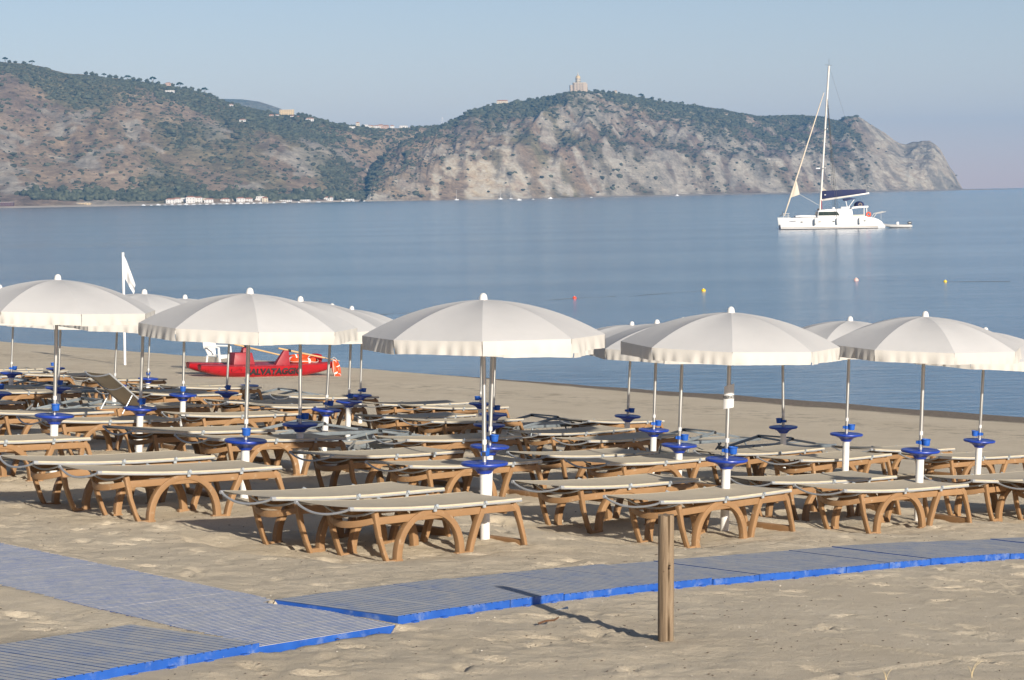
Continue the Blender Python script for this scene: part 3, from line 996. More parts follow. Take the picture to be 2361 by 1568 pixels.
# ------------------------------------------------------------------ grey folding cots
def cot():
    root = thing("folding_cot", "", "folding cot")
    hw, z0 = 0.29, 0.27
    for s in (-1, 1):
        y = s * hw
        MB().box((0, y, z0), (1.80, 0.024, 0.045)).build("side_rail", M_greyalu, root, bevel=0.004)
        # folded sun hood / backrest bars
        yb = s * (hw + 0.022)
        MB().ribbon([(-0.98, z0 - 0.015), (-0.12, z0 + 0.135)], 0.040, min(yb - .008, yb + .008), max(yb - .008, yb + .008)).build("hood_bar", M_greyalu, root, bevel=0.003)
        yc = s * (hw + 0.004)
        MB().ribbon([(-0.14, z0 + 0.13), (0.42, z0 + 0.045)], 0.030, min(yc - .007, yc + .007), max(yc - .007, yc + .007)).build("hood_bar", M_greyalu, root, bevel=0.003)
        MB().tube([(-0.125, s * (hw - 0.012), z0 + 0.134), (-0.125, s * (hw + 0.040), z0 + 0.134)], 0.022, 10).build("hinge_knob", M_black, root)
        k = MB().box((-0.93, s * (hw + 0.012), z0 - 0.005), (0.10, 0.045, 0.055), rot=Matrix.Rotation(0.4, 3, 'Y'))
        k.box((-1.0, s * (hw + 0.016), z0 + 0.028), (0.15, 0.02, 0.022), rot=Matrix.Rotation(-0.7, 3, 'Y'))
        k.build("clamp", M_greyclamp, root, bevel=0.004)
        for xa, xb in ((-0.62, -0.70), (0.55, 0.70)):
            MB().tube([(xa, y * 0.96, z0), (xb, y * 0.96, -0.05)], 0.013, 8).build("leg", M_greyalu, root)
        MB().tube([(-0.60, y * 0.90, z0 - 0.02), (-0.18, y * 0.90, z0 - 0.16), (-0.02, y * 0.9, -0.04)], 0.008, 6).build("brace", M_greyalu, root)
    for x, z in ((-0.90, z0), (0.89, z0), (-0.66, 0.11), (0.63, 0.11)):
        MB().tube([(x, -hw * .97, z), (x, hw * .97, z)], 0.011, 8).build("cross_tube", M_greyalu, root)
    for x, z in ((-0.97, z0 - 0.012), (-0.13, z0 + 0.150)):
        MB().tube([(x, -hw - .02, z), (x, hw + .02, z)], 0.012, 8).build("hood_tube", M_greyalu, root)
    def P(i, j):
        x = -0.88 + 1.76 * i / 15; y = -hw + 0.012 + 2 * (hw - 0.012) * j / 8
        return (x, y, z0 + 0.012 - 0.022 * (1 - (y / hw) ** 2))
    MB().grid(P, 16, 9).build("canvas", M_cotcloth, root, smooth=60)
    return root


COTS = [(0.578, 38.0, 41, "grey aluminium folding cot, alone on open sand right of the centre poles"),
        (-2.569, 31.2, 39, "grey aluminium folding cot behind the third blue tray left of centre"),
        (-1.40, 29.6, 40, "grey aluminium folding cot just left of the centre poles"),
        (-4.24, 45.6, 38, "grey aluminium folding cot below the red boat's lettering"),
        (2.80, 34.9, 42, "grey aluminium folding cot behind the tray below the paper notice"),
        (3.80, 33.9, 44, "grey aluminium folding cot, frontmost of the two on the right"),
        (-8.85, 43.2, 38, "grey aluminium folding cot at the far left, rear of the two behind a pole"),
        (-7.95, 42.1, 40, "grey aluminium folding cot at the far left, front of the two behind a pole"),
        (-6.15, 35.3, 40, "grey aluminium folding cot under the raised backrest"),
        (-5.75, 24.6, 42, "grey aluminium folding cot, only its foot end inside the left edge")]
cot0 = cot()
for i, (x, y, th, lb) in enumerate(COTS):
    o = cot0 if i == 0 else copy_tree(cot0)
    z = float(gz(np.array(x), np.array(y)))
    o.location = (x, y, z)
    o.rotation_euler = (Matrix.Rotation(R(th), 4, 'Z') @ Matrix.Rotation(R(2.4), 4, 'Y')).to_euler()
    tag(o, lb, "folding cot", "grey folding cots")


# ------------------------------------------------------------------ parasols
RIM_R, RIM_DROP, VAL = 1.0, 0.292, 0.114
RIM_Z, TOP_Z = 1.41 - 0.055 - RIM_DROP, 1.41 - 0.055


def dome(r):
    return TOP_Z - RIM_DROP * (0.13 * r + 0.87 * r ** 2.15)


def panel_mesh():
    n, m = 9, 15
    h = R(22.5)
    def P(i, j):
        r = 0.035 + (RIM_R - 0.035) * j / (m - 1)
        g = i / (n - 1)
        A = Vector((r * math.cos(-h), r * math.sin(-h), dome(r))); Bv = Vector((r * math.cos(h), r * math.sin(h), dome(r)))
        p = A.lerp(Bv, g)
        s = math.sin(math.pi * g) * math.sin(math.pi * min(1, r * 0.9)) * 0.012
        return (p.x, p.y, p.z - s)
    return MB().grid(P, n, m).mesh("panel", M_canopy, smooth=60, fix=False)


def valance_mesh(seed):
    rr = random.Random(seed)
    n, m = 33, 6
    h = R(22.5)
    A = Vector((RIM_R * math.cos(-h), RIM_R * math.sin(-h), dome(RIM_R))); Bv = Vector((RIM_R * math.cos(h), RIM_R * math.sin(h), dome(RIM_R)))
    ph = [rr.uniform(0, 6.3) for _ in range(5)]; am = [rr.uniform(.3, 1) for _ in range(5)]
    lean = rr.uniform(-0.01, 0.025)
    def P(i, j):
        g = i / (n - 1); q = j / (m - 1)
        p = A.lerp(Bv, 0.004 + 0.992 * g)
        wob = sum(am[k] * math.sin(ph[k] + g * 6.28 * (1.3 + 1.7 * k)) for k in range(5)) * 0.0075 * q
        edge = 0.026 * q * (abs(2 * g - 1) ** 6)
        drop = VAL * q * (1.0 - 0.05 * math.sin(math.pi * g) + 0.02 * math.sin(ph[0] + 5 * g))
        return (p.x + lean * q + wob - edge + 0.004 * math.sin(math.pi * q), p.y, p.z - drop)
    return MB().grid(P, n, m).mesh("valance", M_valance, smooth=60, fix=False)


PANEL = panel_mesh()
VALS = [valance_mesh(s) for s in range(6)]
TRAY = MB().lathe([(0.02, -0.082), (0.058, -0.080), (0.062, -0.070), (0.085, -0.045), (0.135, -0.022), (0.186, -0.014), (0.1945, -0.006), (0.196, 0.003), (0.192, 0.011), (0.183, 0.014), (0.172, 0.010), (0.05, 0.004), (0.028, 0.012), (0.02, 0.014)], 40).mesh("tray", M_bluetray, smooth=40)


def cup_mesh():
    mb = MB()
    mb.lathe([(0.012, 0.0), (0.034, 0.002), (0.038, 0.02), (0.040, 0.055), (0.045, 0.060), (0.045, 0.068), (0.039, 0.068), (0.036, 0.02), (0.012, 0.012)], 16, c=(0.058, 0, 0))
    mb.lathe([(0.0185, 0.012), (0.025, 0.012), (0.025, 0.05), (0.0185, 0.05)], 16)
    mb.box((-0.03, 0, 0.03), (0.02, 0.05, 0.028))
    return mb.mesh("cup_holder", M_bluecup, smooth=40)


CUP = cup_mesh()
CUPB = MB().box((-0.042, 0, 0.03), (0.006, 0.03, 0.03)).mesh("cup_latch", M_black)
POLE = MB().tube([(0, 0, -0.12), (0, 0, 0.86)], 0.019, 12).tube([(0, 0, 0.80), (0, 0, 1.36)], 0.016, 12).mesh("pole", M_alu)
CAP = MB().lathe([(0.06, -0.012), (0.060, -0.006), (0.036, 0.0), (0.034, 0.02), (0.028, 0.042), (0.016, 0.054), (0.004, 0.058)], 20).mesh("cap", M_cap, smooth=50)
RIB = MB().tube([(0.03 + 0.955 * k / 8, 0, dome(0.03 + 0.955 * k / 8) - 0.014) for k in range(9)], 0.0045, 6).mesh("rib", M_alu)
STRUT = MB().tube([(0.025, 0, 1.02), (0.50, 0, dome(.5) - 0.02)], 0.004, 6).mesh("strut", M_alu)
HUB = MB().lathe([(0.018, 0.985), (0.032, 0.99), (0.032, 1.03), (0.018, 1.035)], 14).mesh("runner", M_cap)
STICK = MB().lathe([(0.0193, 0.16), (0.0199, 0.16), (0.0199, 0.20), (0.0193, 0.20)], 14).mesh("sticker", M_paper)
STICK2 = MB().lathe([(0.0185, 0.178), (0.0189, 0.178), (0.0189, 0.190), (0.0185, 0.190)], 14).mesh("sticker_stripe", M_sticker)


def parasol(x, y, z_tray, lean, rot, cup_rot, label, seed):
    g = float(gz(np.array(x), np.array(y)))
    th = z_tray - g
    k = lean / 1.41
    rr = random.Random(seed)
    root = thing("parasol", label, "parasol", (x - k * th, y, g), (rr.uniform(-.01, .012), math.atan(k), 0), "white beach parasols")
    T = Matrix.Translation((0, 0, th))
    MB().tube([(0, 0, -0.15), (0, 0, th - 0.075)], 0.0405, 18).build("base_tube", M_pvc, root)
    put("tray", TRAY, root, T)
    c = put("cup_holder", CUP, root, T @ Matrix.Translation((0, 0, 0.055)) @ Matrix.Rotation(R(cup_rot), 4, 'Z'))
    put("cup_latch", CUPB, c)
    p = put("pole", POLE, root, T)
    s = put("sticker", STICK, p)
    put("cap", CAP, root, T @ Matrix.Translation((0, 0, TOP_Z - 0.004)))
    put("runner", HUB, root, T)
    for i in range(8):
        Mr = T @ Matrix.Rotation(R(rot + 45 * i), 4, 'Z')
        a = put("panel", PANEL, root, Mr @ Matrix.Rotation(R(22.5), 4, 'Z'))
        put("valance", VALS[rr.randrange(6)], a)
        r = put("rib", RIB, root, Mr)
        put("strut", STRUT, r)
    return root


W_ = "white octagonal parasol with blue tray, "
# tray centre x, y, z; sideways lean of the top; turn; cup turn; label
PARASOLS = [
    (-4.56, 23.62, 2.80, 0.072, 24, -70, W_ + "leftmost of the big front row"),
    (-2.46, 21.80, 2.70, 0.074, 11, -80, W_ + "second from the left in the front row"),
    (-0.245, 19.58, 2.70, 0.015, 0, 85, W_ + "nearest one, at the centre front"),
    (1.95, 21.80, 2.45, 0.057, -4, -20, W_ + "front row, with the paper notice on its pole"),
    (4.09, 23.90, 2.27, 0.058, 7, -30, W_ + "rightmost of the big front row"),
    (-4.39, 28.00, 2.48, 0.089, 15, -60, W_ + "second row, between the two left front ones"),
    (-2.34, 26.06, 2.44, 0.037, 20, 20, W_ + "second row, peeping right of the second front canopy"),
    (-0.239, 23.49, 2.43, 0.077, 6, -40, W_ + "second row, canopy hidden behind the centre front one"),
    (1.813, 26.03, 2.14, 0.066, 30, -10, W_ + "second row, tip left of the noticed parasol"),
    (3.958, 28.25, 2.00, 0.059, 18, -15, W_ + "second row, tip between the two right front canopies"),
    (5.755, 29.36, 1.78, 0.083, 25, 170, W_ + "second row, farthest right, behind the rightmost front canopy"),
    (-4.619, 33.30, 2.20, 0.067, 35, -85, W_ + "third row, small tip left of the second front canopy"),
    (-2.464, 31.33, 2.13, 0.111, 12, 30, W_ + "third row, tip just right of the second front canopy"),
    (-0.296, 29.04, 2.11, 0.078, 22, -100, W_ + "third row centre, stacked behind the centre poles"),
    (1.780, 30.18, 1.90, 0.063, 8, 10, W_ + "third row, low tip right of the centre canopy"),
    (3.687, 32.48, 1.68, 0.003, 28, 160, W_ + "third row, canopy hidden behind the noticed parasol"),
    (-6.677, 30.76, 2.47, 0.088, 10, 0, W_ + "third row, tray cut by the left edge"),
    (-2.410, 34.88, 1.93, 0.075, 33, -60, W_ + "fourth row, low tip between second and centre canopies"),
    (-0.275, 32.55, 1.92, 0.067, 14, 20, W_ + "fourth row centre, right of the clustered poles"),
    (1.690, 35.14, 1.62, 0.084, 26, 0, W_ + "fourth row, tray alone on open sand right of centre"),
    (-6.877, 35.99, 2.12, 0.093, 5, -50, W_ + "fourth row, tray just right of the leftmost front pole"),
    (-4.566, 37.93, 1.85, 0.104, 40, -60, W_ + "fourth row, pole in front of the red boat's chair"),
    (-2.625, 40.95, 1.52, 0.060, 17, 10, W_ + "fifth row, tray farthest out right of the red boat"),
    (-0.528, 38.62, 1.54, 0.054, 31, 180, W_ + "fifth row centre, tray farthest left of the clustered poles"),
    (-8.834, 41.95, 1.94, 0.096, 9, 0, W_ + "fifth row, tray near the left edge"),
    (-6.520, 38.96, 1.92, 0.103, 21, 200, W_ + "fifth row, pole just left of the white flagpole"),
    (-9.429, 49.13, 1.51, 0.014, 37, 190, W_ + "farthest row, small tray left of the flagpole"),
    (-7.045, 45.98, 1.50, 0.088, 3, 100, W_ + "farthest row, tray in front of the red boat's bow"),
    (-4.936, 44.39, 1.45, 0.034, 29, 120, W_ + "farthest row, tray in front of the red boat's hull"),
]
for i, a in enumerate(PARASOLS):
    parasol(*a, seed=100 + i)


# ------------------------------------------------------------------ paper notice tied to the fourth front pole
def text_mesh(body, name, mats, size, depth=0.0, shear=0.0, xscale=1.0, offset=0.0, align='CENTER'):
    cu = bpy.data.curves.new(name, 'FONT')
    cu.body = body; cu.size = size; cu.extrude = depth; cu.shear = shear; cu.offset = offset
    cu.align_x = align; cu.align_y = 'CENTER'; cu.resolution_u = 3
    ob = bpy.data.objects.new(name, cu)
    COL.objects.link(ob)
    dg = bpy.context.evaluated_depsgraph_get()
    me = bpy.data.meshes.new_from_object(ob.evaluated_get(dg))
    bpy.data.objects.remove(ob)
    bpy.data.curves.remove(cu)
    me.materials.clear(); me.materials.append(mats)
    me.name = name
    for v in me.vertices:
        v.co.x *= xscale
    return me


def wrap(me, r, y0):
    """lay a flat text (x, y) round a vertical cylinder facing -Y"""
    for v in me.vertices:
        a = v.co.x / r; h = v.co.y
        v.co = (r * math.sin(a), y0 - r * math.cos(a), h)


def notice():
    px, py, pz = 1.95 + 0.057 * 0.42, 21.80, 2.45 + 0.575
    root = thing("paper_notice", "white printed paper sheet wrapped round a parasol pole", "notice", (px + .004, py, pz), (0, R(2.5), R(8)))
    r = 0.055
    def P(i, j):
        q = j / 10
        a = -1.15 + 2.3 * i / 16
        w = 1.0 - 0.13 * q
        return (r * math.sin(a * w) * 1.0, 0.020 - r * math.cos(a * w), -0.105 + 0.21 * q + 0.012 * math.sin(a + 0.5) + (0.01 * i / 16 if q > .9 else 0))
    MB().grid(P, 17, 11).build("sheet", M_paper, root, smooth=60, fix=False)
    me = text_mesh("RISERVATO", "lettering", M_black, 0.042, xscale=0.60, offset=0.0012)
    wrap(me, r + 0.003, 0.020)
    put("lettering", me, root, Matrix.Translation((0.0, 0, 0.0)) @ Matrix.Rotation(R(-2), 4, 'Y'))
    tie = MB()
    for z in (0.06, -0.06):
        tie.lathe([(0.0193, z - .004), (0.021, z - .004), (0.021, z + .004), (0.0193, z + .004)], 12)
    tie.build("tie", M_cap, root)


notice()
# ------------------------------------------------------------------ red rescue boat on the sand
M_red = plain("red_gelcoat", (0.36, 0.010, 0.018), 0.32, var=0.14, scale=4, dirt=(0.45, 0.30, 0.24), dirt_amt=-0.1)
M_reddeck = plain("worn_red_deck", (0.33, 0.025, 0.04), 0.5, var=0.2, scale=5, dirt=(0.50, 0.38, 0.33), dirt_amt=0.2)
M_redbox = plain("dull_red_box", (0.27, 0.012, 0.022), 0.5, var=0.12, scale=6)
M_orange = plain("orange_buoyant", (0.78, 0.085, 0.02), 0.5, var=0.1, scale=10)
M_rope = plain("white_rope", (0.66, 0.63, 0.56), 0.8)
M_oar = plain("pale_oar_wood", (0.56, 0.38, 0.19), 0.55, var=0.12, scale=3, stretch=(1, 8, 8))
M_whiteplastic = plain("white_chair_plastic", (0.80, 0.80, 0.78), 0.4, var=0.04)
M_whitepole = plain("white_paint_pole", (0.80, 0.80, 0.79), 0.4, var=0.04)


def ring(mb, c, Rr, r, axis, n=24, m=10, mi=0):
    """torus; axis is a rotation matrix 3x3 taking +z to the ring's axis"""
    vs, fs = [], []
    for i in range(n):
        a = 2 * math.pi * i / n
        for k in range(m):
            b = 2 * math.pi * k / m
            p = Vector(((Rr + r * math.cos(b)) * math.cos(a), (Rr + r * math.cos(b)) * math.sin(a), r * 1.0 * math.sin(b)))
            vs.append(axis @ p + Vector(c))
    for i in range(n):
        for k in range(m):
            fs.append((i * m + k, ((i + 1) % n) * m + k, ((i + 1) % n) * m + (k + 1) % m, i * m + (k + 1) % m))
    mb.add(vs, fs, mi)


def lifebuoy(label, loc, rot, Rr=0.27, r=0.075):
    root = thing("lifebuoy", label, "lifebuoy", loc, rot, "orange lifebuoys on the red boat")
    I = Matrix.Identity(3)
    b = MB(); ring(b, (0, 0, 0), Rr, r, I, 32, 12); b.build("ring", M_orange, root)
    for k in range(4):
        a = math.pi / 2 * k + 0.4
        t = MB()
        n = 12
        pts = []
        for s in (-0.09, 0.09):
            c = Vector((math.cos(a + s), math.sin(a + s), 0))
            pts.append([c * (Rr + (r + .003) * math.cos(2 * math.pi * j / n)) + Vector((0, 0, (r + .003) * math.sin(2 * math.pi * j / n))) for j in range(n)])
        t.add(pts[0] + pts[1], [(j, (j + 1) % n, n + (j + 1) % n, n + j) for j in range(n)])
        t.build("band", M_whiteplastic, root)
    rp = MB()
    pts = []
    for i in range(49):
        a = 2 * math.pi * i / 48
        pts.append(((Rr + r + 0.012 + 0.05 * abs(math.sin(2 * (a - 0.4)))) * math.cos(a), (Rr + r + 0.012 + 0.05 * abs(math.sin(2 * (a - .4)))) * math.sin(a), 0.02 * math.sin(3 * a)))
    rp.tube(pts, 0.008, 6, caps=False).build("grab_rope", M_rope, root)
    return root


def hull_mesh(L, bw, h, name):
    """one float of the boat: x from bow to stern"""
    ns, m = 22, 9
    vs, fs = [], []
    for i in range(ns):
        q = i / (ns - 1)
        x = L * q
        w = bw * 0.5 * (math.sin(math.pi * min(1, 0.06 + q * 0.94)) ** 0.5) * (0.97 if q < .97 else 0.8)
        w = max(w, 0.015)
        keel = h * (1 - min(1, math.sin(math.pi * (0.02 + 0.96 * q)) ** 0.55 * 1.06)) * 0.95
        sheer = h + 0.05 * (2 * q - 1) ** 2
        for k in range(m):
            t = math.pi * k / (m - 1)
            y = w * math.cos(t) ** 1 if k not in (0, m - 1) else w * (1 if k == 0 else -1)
            z = sheer - (sheer - keel) * (math.sin(t) ** 0.75)
            vs.append((x, y, z))
    for i in range(ns - 1):
        for k in range(m - 1):
            fs.append((i * m + k, (i + 1) * m + k, (i + 1) * m + k + 1, i * m + k + 1))
        fs.append((i * m, i * m + m - 1, (i + 1) * m + m - 1, (i + 1) * m))
    fs.append(tuple(range(m))); fs.append(tuple((ns - 1) * m + k for k in range(m)))
    return MB().add(vs, fs).mesh(name, M_red, smooth=50)


def rescue_boat():
    ang = R(29)
    x0, y0 = -8.02, 60.9
    L = 3.75
    z0 = float(gz(np.array(-6.4), np.array(61.8))) - 0.01
    root = thing("rescue_boat", "red twin-hulled rescue rowing boat lettered in black, drawn up on the sand", "boat", (x0, y0, z0),
                 (0, R(1.6), ang))
    root.scale = (1, 1, 0.74)
    hm = hull_mesh(L, 0.62, 0.46, "hull")
    put("hull", hm, root)
    put("hull", hm, root, Matrix.Translation((0.12, 1.12, 0)))
    g = MB()
    for yo in (0, 1.12):
        pts_o = []
        for sgn in (-1, 1):
            pts = []
            for i in range(22):
                q = i / 21
                w = 0.31 * (math.sin(math.pi * min(1, 0.06 + q * 0.94)) ** 0.5) * (0.97 if q < .97 else 0.8)
                pts.append((L * q + (0.12 if yo else 0), yo + sgn * (max(w, .015) + .008), 0.465 + 0.05 * (2 * q - 1) ** 2))
            g.tube(pts, 0.016, 6)
    g.build("gunwale", M_reddeck, root)
    d = MB()
    for yo, xo in ((0, 0), (1.12, .12)):
        vs, fs = [], []
        for i in range(22):
            q = i / 21
            w = 0.30 * (math.sin(math.pi * min(1, 0.06 + q * 0.94)) ** 0.5) * (0.97 if q < .97 else 0.8)
            z = 0.468 + 0.05 * (2 * q - 1) ** 2
            vs += [(L * q + xo, yo - w, z), (L * q + xo, yo, z + 0.035), (L * q + xo, yo + w, z)]
        for i in range(21):
            fs += [(3 * i, 3 * i + 3, 3 * i + 4, 3 * i + 1), (3 * i + 1, 3 * i + 4, 3 * i + 5, 3 * i + 2)]
        d.add(vs, fs)
    d.build("hull_deck", M_reddeck, root)
    for x, w in ((0.95, 0.30), (2.05, 0.5), (3.05, 0.34)):
        MB().box((x, 0.56, 0.44), (w, 0.9, 0.07)).build("deck_beam", M_reddeck, root, bevel=0.01)
    # seat box with its stump and the two oar pylons
    s = MB().box((1.26, 0.30, 0.70), (0.60, 0.52, 0.42), taper=0.80).build("seat_box", M_redbox, root, bevel=0.02)
    MB().box((1.42, 0.38, 0.985), (0.20, 0.2, 0.17), taper=0.7).build("oar_post", M_redbox, s, bevel=0.01)
    for y in (-0.10,):
        vs = [(2.03, y - .10, .47), (2.44, y - .10, .47), (2.44, y + .10, .47), (2.03, y + .10, .47), (2.29, y - .05, .98), (2.42, y - .05, .98), (2.42, y + .05, .98), (2.29, y + .05, .98)]
        MB().add(vs, [(3, 2, 1, 0), (4, 5, 6, 7), (0, 1, 5, 4), (1, 2, 6, 5), (2, 3, 7, 6), (3, 0, 4, 7)]).build("oar_post", M_redbox, root, bevel=0.01)
    # lettering on the near hull (the side towards the land)
    me = text_mesh("SALVATAGGIO", "lettering", M_black, 0.28, depth=0.0, xscale=0.84, offset=0.012)
    # lay on the hull side
    for v in me.vertices:
        xx = v.co.x + 1.98; zz = v.co.y * 1.05 + 0.255
        q = min(max(xx / L, 0), 1)
        w = 0.31 * (math.sin(math.pi * min(1, 0.06 + q * 0.94)) ** 0.5)
        sheer = 0.46 + 0.05 * (2 * q - 1) ** 2
        keel = 0.46 * (1 - min(1, math.sin(math.pi * (0.02 + 0.96 * q)) ** 0.55 * 1.06)) * 0.95
        sn = min(1, max(0, (sheer - zz) / max(1e-3, sheer - keel))) ** (1 / 0.75)
        yy = w * math.sqrt(max(0, 1 - min(1, sn) ** 2))
        v.co = (xx, -yy - 0.012, zz)
    put("lettering", me, root)
    # small painted emblem: a few thin strokes
    e = MB()
    rr = random.Random(4)
    def onhull(xx, zz):
        q = xx / L
        w = 0.31 * (math.sin(math.pi * (0.06 + q * 0.94)) ** 0.5)
        sheer = 0.46 + 0.05 * (2 * q - 1) ** 2
        sn = min(1, max(0, (sheer - zz) / sheer)) ** (1 / 0.75)
        return (xx, -w * math.sqrt(max(0, 1 - sn ** 2)) - 0.006, zz)
    e.tube([onhull(0.72 + 0.06 * math.cos(t) + 0.04 * t, 0.33 + 0.05 * math.sin(t * 1.3)) for t in np.linspace(0, 8, 26)], 0.005, 4)
    for z in (0.23, 0.19, 0.155):
        e.tube([onhull(xx, z) for xx in np.linspace(0.70, 1.15, 5)], 0.004, 4)
    e.build("emblem", plain("dark_red_print", (0.10, 0.01, 0.012), .6), root)
    MB().box((3.42, 0.0, -0.02), (0.2, 0.16, 0.14), taper=.6).build("skeg", M_red, root, bevel=.02)
    # things lying on the boat
    Mw = Matrix.Translation((x0, y0, z0)) @ Matrix.Rotation(ang, 4, 'Z') @ Matrix.Rotation(R(1.6), 4, 'Y') @ Matrix.Diagonal((1, 1, 0.74, 1))
    def w(p):
        return Mw @ Vector(p)
    def oar(label, a, b):
        A, Bp = w(a), w(b)
        root = thing("oar", label, "oar", A, (Bp - A).to_track_quat('X', 'Z').to_euler(), "oars on the red boat")
        n = (Bp - A).length
        MB().tube([(0, 0, 0), (n * .78, 0, 0)], [0.024, 0.021], 8).build("shaft", M_oar, root)
        MB().box((n * 0.89, 0, 0), (n * 0.24, 0.13, 0.018), taper=1).build("blade", M_oar, root, bevel=.006)
        MB().tube([(n * .155, 0, 0), (n * .20, 0, 0)], 0.036, 8).build("collar", M_black, root)
    oar("long wooden oar resting on the tall red seat box", (1.12, 0.40, 1.20), (2.95, 0.62, 0.62))
    oar("long wooden oar resting on the small red post", (2.16, -0.08, 1.06), (3.95, 0.10, 0.56))
    lifebuoy("orange lifebuoy with white rope lying flat on the red boat", w((2.98, 0.30, 0.62)), (0.12, 0.05, 0.3), 0.30, 0.085)
    lifebuoy("orange lifebuoy with white bands leaning against the red boat's stern", w((3.86, 0.02, 0.27)), (R(78), 0, R(80)), 0.20, 0.062)
    f = tag(MB().lathe([(0.02, -.2), (0.10, -.17), (0.13, -.06), (0.13, .06), (0.10, .17), (0.02, .2)], 14).build("float", M_red, None),
            "small red float lying at the red boat's stern deck", "float")
    f.location = w((3.42, 0.40, 0.64)); f.rotation_euler = (R(90), 0, R(70))


rescue_boat()


# ------------------------------------------------------------------ white plastic armchair behind the boat
def chair():
    x, y = -7.95, 64.3
    z = float(gz(np.array(x), np.array(y)))
    root = thing("plastic_armchair", "white plastic garden armchair standing behind the red boat", "chair", (x, y, z), (0, 0, R(62)))
    # local: front is -y
    MB().box((0, -0.02, 0.42), (0.46, 0.46, 0.03)).build("seat", M_whiteplastic, root, bevel=.012)
    MB().box((0, -0.245, 0.385), (0.46, 0.02, 0.09)).build("apron", M_whiteplastic, root, bevel=.006)
    for sx in (-1, 1):
        MB().ribbon([(-0.30, 0.0), (-0.25, 0.22), (-0.23, 0.44), (-0.22, 0.64), (-0.12, 0.665), (0.24, 0.665)], [0.055, .06, .06, .05, .045, .05], sx * 0.27 - .022, sx * 0.27 + .022).build("arm_and_leg", M_whiteplastic, root, bevel=.008).matrix_local = Matrix.Rotation(R(90), 4, 'Z') @ Matrix.Scale(1, 4)
        MB().tube([(sx * 0.22, 0.27, 0.0), (sx * 0.20, 0.20, 0.42)], [.028, .03], 8).build("leg", M_whiteplastic, root)
    for i in range(7):
        q = (i - 3) / 3
        top = 0.92 - 0.10 * q * q
        MB().tube([(q * 0.15, 0.20, 0.43), (q * 0.21, 0.27, 0.66), (q * 0.22, 0.34, top)], [0.026, 0.033, 0.030], 8, flat=0.5).build("back_slat", M_whiteplastic, root)
    pts = [(0.27 * math.cos(t), 0.25 + 0.09 * math.sin(t), 0.62 + 0.32 * math.sin(t)) for t in np.linspace(0, math.pi, 17)]
    MB().tube(pts, 0.022, 8).build("back_rim", M_whiteplastic, root)


chair()


# ------------------------------------------------------------------ white signal flag on its pole
def flag():
    x, y = -10.91, 67.03
    z = float(gz(np.array(x), np.array(y)))
    root = thing("flagpole", "thin white pole with a limp white flag at the water's edge", "flagpole", (x, y, z), (0, R(0.5), 0))
    MB().tube([(0, 0, -0.5), (0, 0, 3.16)], 0.036, 12).build("pole", M_whitepole, root)
    n, m = 17, 13
    def P(i, j):
        u = i / (n - 1); v = j / (m - 1)
        H = Vector((0.034, 0, 3.06 - 0.62 * v)); Fp = Vector((0.33 - 0.05 * v, 0, 2.24 - 0.26 * v))
        p = H.lerp(Fp, u)
        return (p.x, 0.05 * math.sin(v * 7 + u * 3) * u + 0.03 * math.sin(u * 8), p.z + 0.05 * math.sin(math.pi * u) * (1 - v))
    MB().grid(P, n, m).build("flag_cloth", M_flag, root, smooth=70, fix=False)


flag()


# ------------------------------------------------------------------ buoys and float lines
def buoy(label, x, y, col, r):
    m = plain("buoy_" + label.split()[0], col, 0.4, var=0.1)
    root = thing("buoy", label, "buoy", (x, y, 0.0), (0, 0, 0), "swimming-zone buoys")
    MB().lathe([(r * .2, -r * .8), (r * .8, -r * .55), (r, 0), (r * .8, r * .62), (r * .35, r * .95), (r * .15, r)], 16).build("float", m, root, smooth=60)
    MB().lathe([(r * .14, r * .95), (r * .2, r), (r * .2, r * 1.2), (r * .1, r * 1.22)], 10).build("eye", M_cap, root)


buoy("red round buoy floating right of the centre parasol's tip", 3.0, 113.1, (0.75, 0.06, 0.02), 0.10)
buoy("yellow buoy floating above the gap before the noticed parasol", 9.6, 119.0, (0.80, 0.52, 0.02), 0.12)
buoy("pale pink and white buoy floating below the catamaran", 18.7, 129.2, (0.72, 0.45, 0.40), 0.14)
buoy("yellow buoy floating far right near the frame's edge", 22.8, 125.2, (0.80, 0.55, 0.03), 0.10)
for pts, lb in (([(1.6, 111.5), (2.2, 112.2), (3.0, 113.1), (3.9, 113.6), (5.0, 114.3)], "dark floating rope at the red buoy"),
                ([(5.6, 113.9), (6.6, 115.6), (8.0, 117.4), (9.6, 119.0)], "dark floating rope leading to the left yellow buoy"),
                ([(-5.6, 100.5), (-4.9, 101.2), (-4.0, 101.9)], "short dark floating rope left of the centre parasol"),
                ([(22.8, 125.2), (24.0, 124.9), (26.0, 124.2)], "dark floating rope right of the far yellow buoy")):
    t = MB().tube([(x, y, 0.005 + .01 * math.sin(3 * x)) for x, y in pts], 0.009, 6).build("float_line", plain("wet_rope", (0.10, 0.11, 0.12), .6))
    tag(t, lb, "rope", "floating ropes between buoys")


# ------------------------------------------------------------------ catamaran at anchor with its tender
M_gel = plain("white_gelcoat", (0.74, 0.74, 0.73), 0.28, var=0.02, scale=1)
M_navy = plain("navy_canvas", (0.010, 0.018, 0.075), 0.7, var=0.12, scale=2)
M_glass = plain("tinted_cabin_glass", (0.025, 0.04, 0.035), 0.12, var=0.3, scale=1.5)
M_mast = plain("pale_mast", (0.62, 0.60, 0.56), 0.4, metal=0.2, var=0.06, scale=1)
M_sail = fabric("furled_sailcloth", (0.74, 0.66, 0.54), 0.2)
M_stripe = plain("dark_boot_stripe", (0.03, 0.025, 0.03), 0.5)
M_tan = plain("tan_stripe", (0.25, 0.19, 0.13), 0.5)
M_grey = plain("grey_inflatable", (0.46, 0.46, 0.45), 0.5, var=0.06)
M_wire = plain("rigging_wire", (0.12, 0.12, 0.12), 0.4, metal=.5)


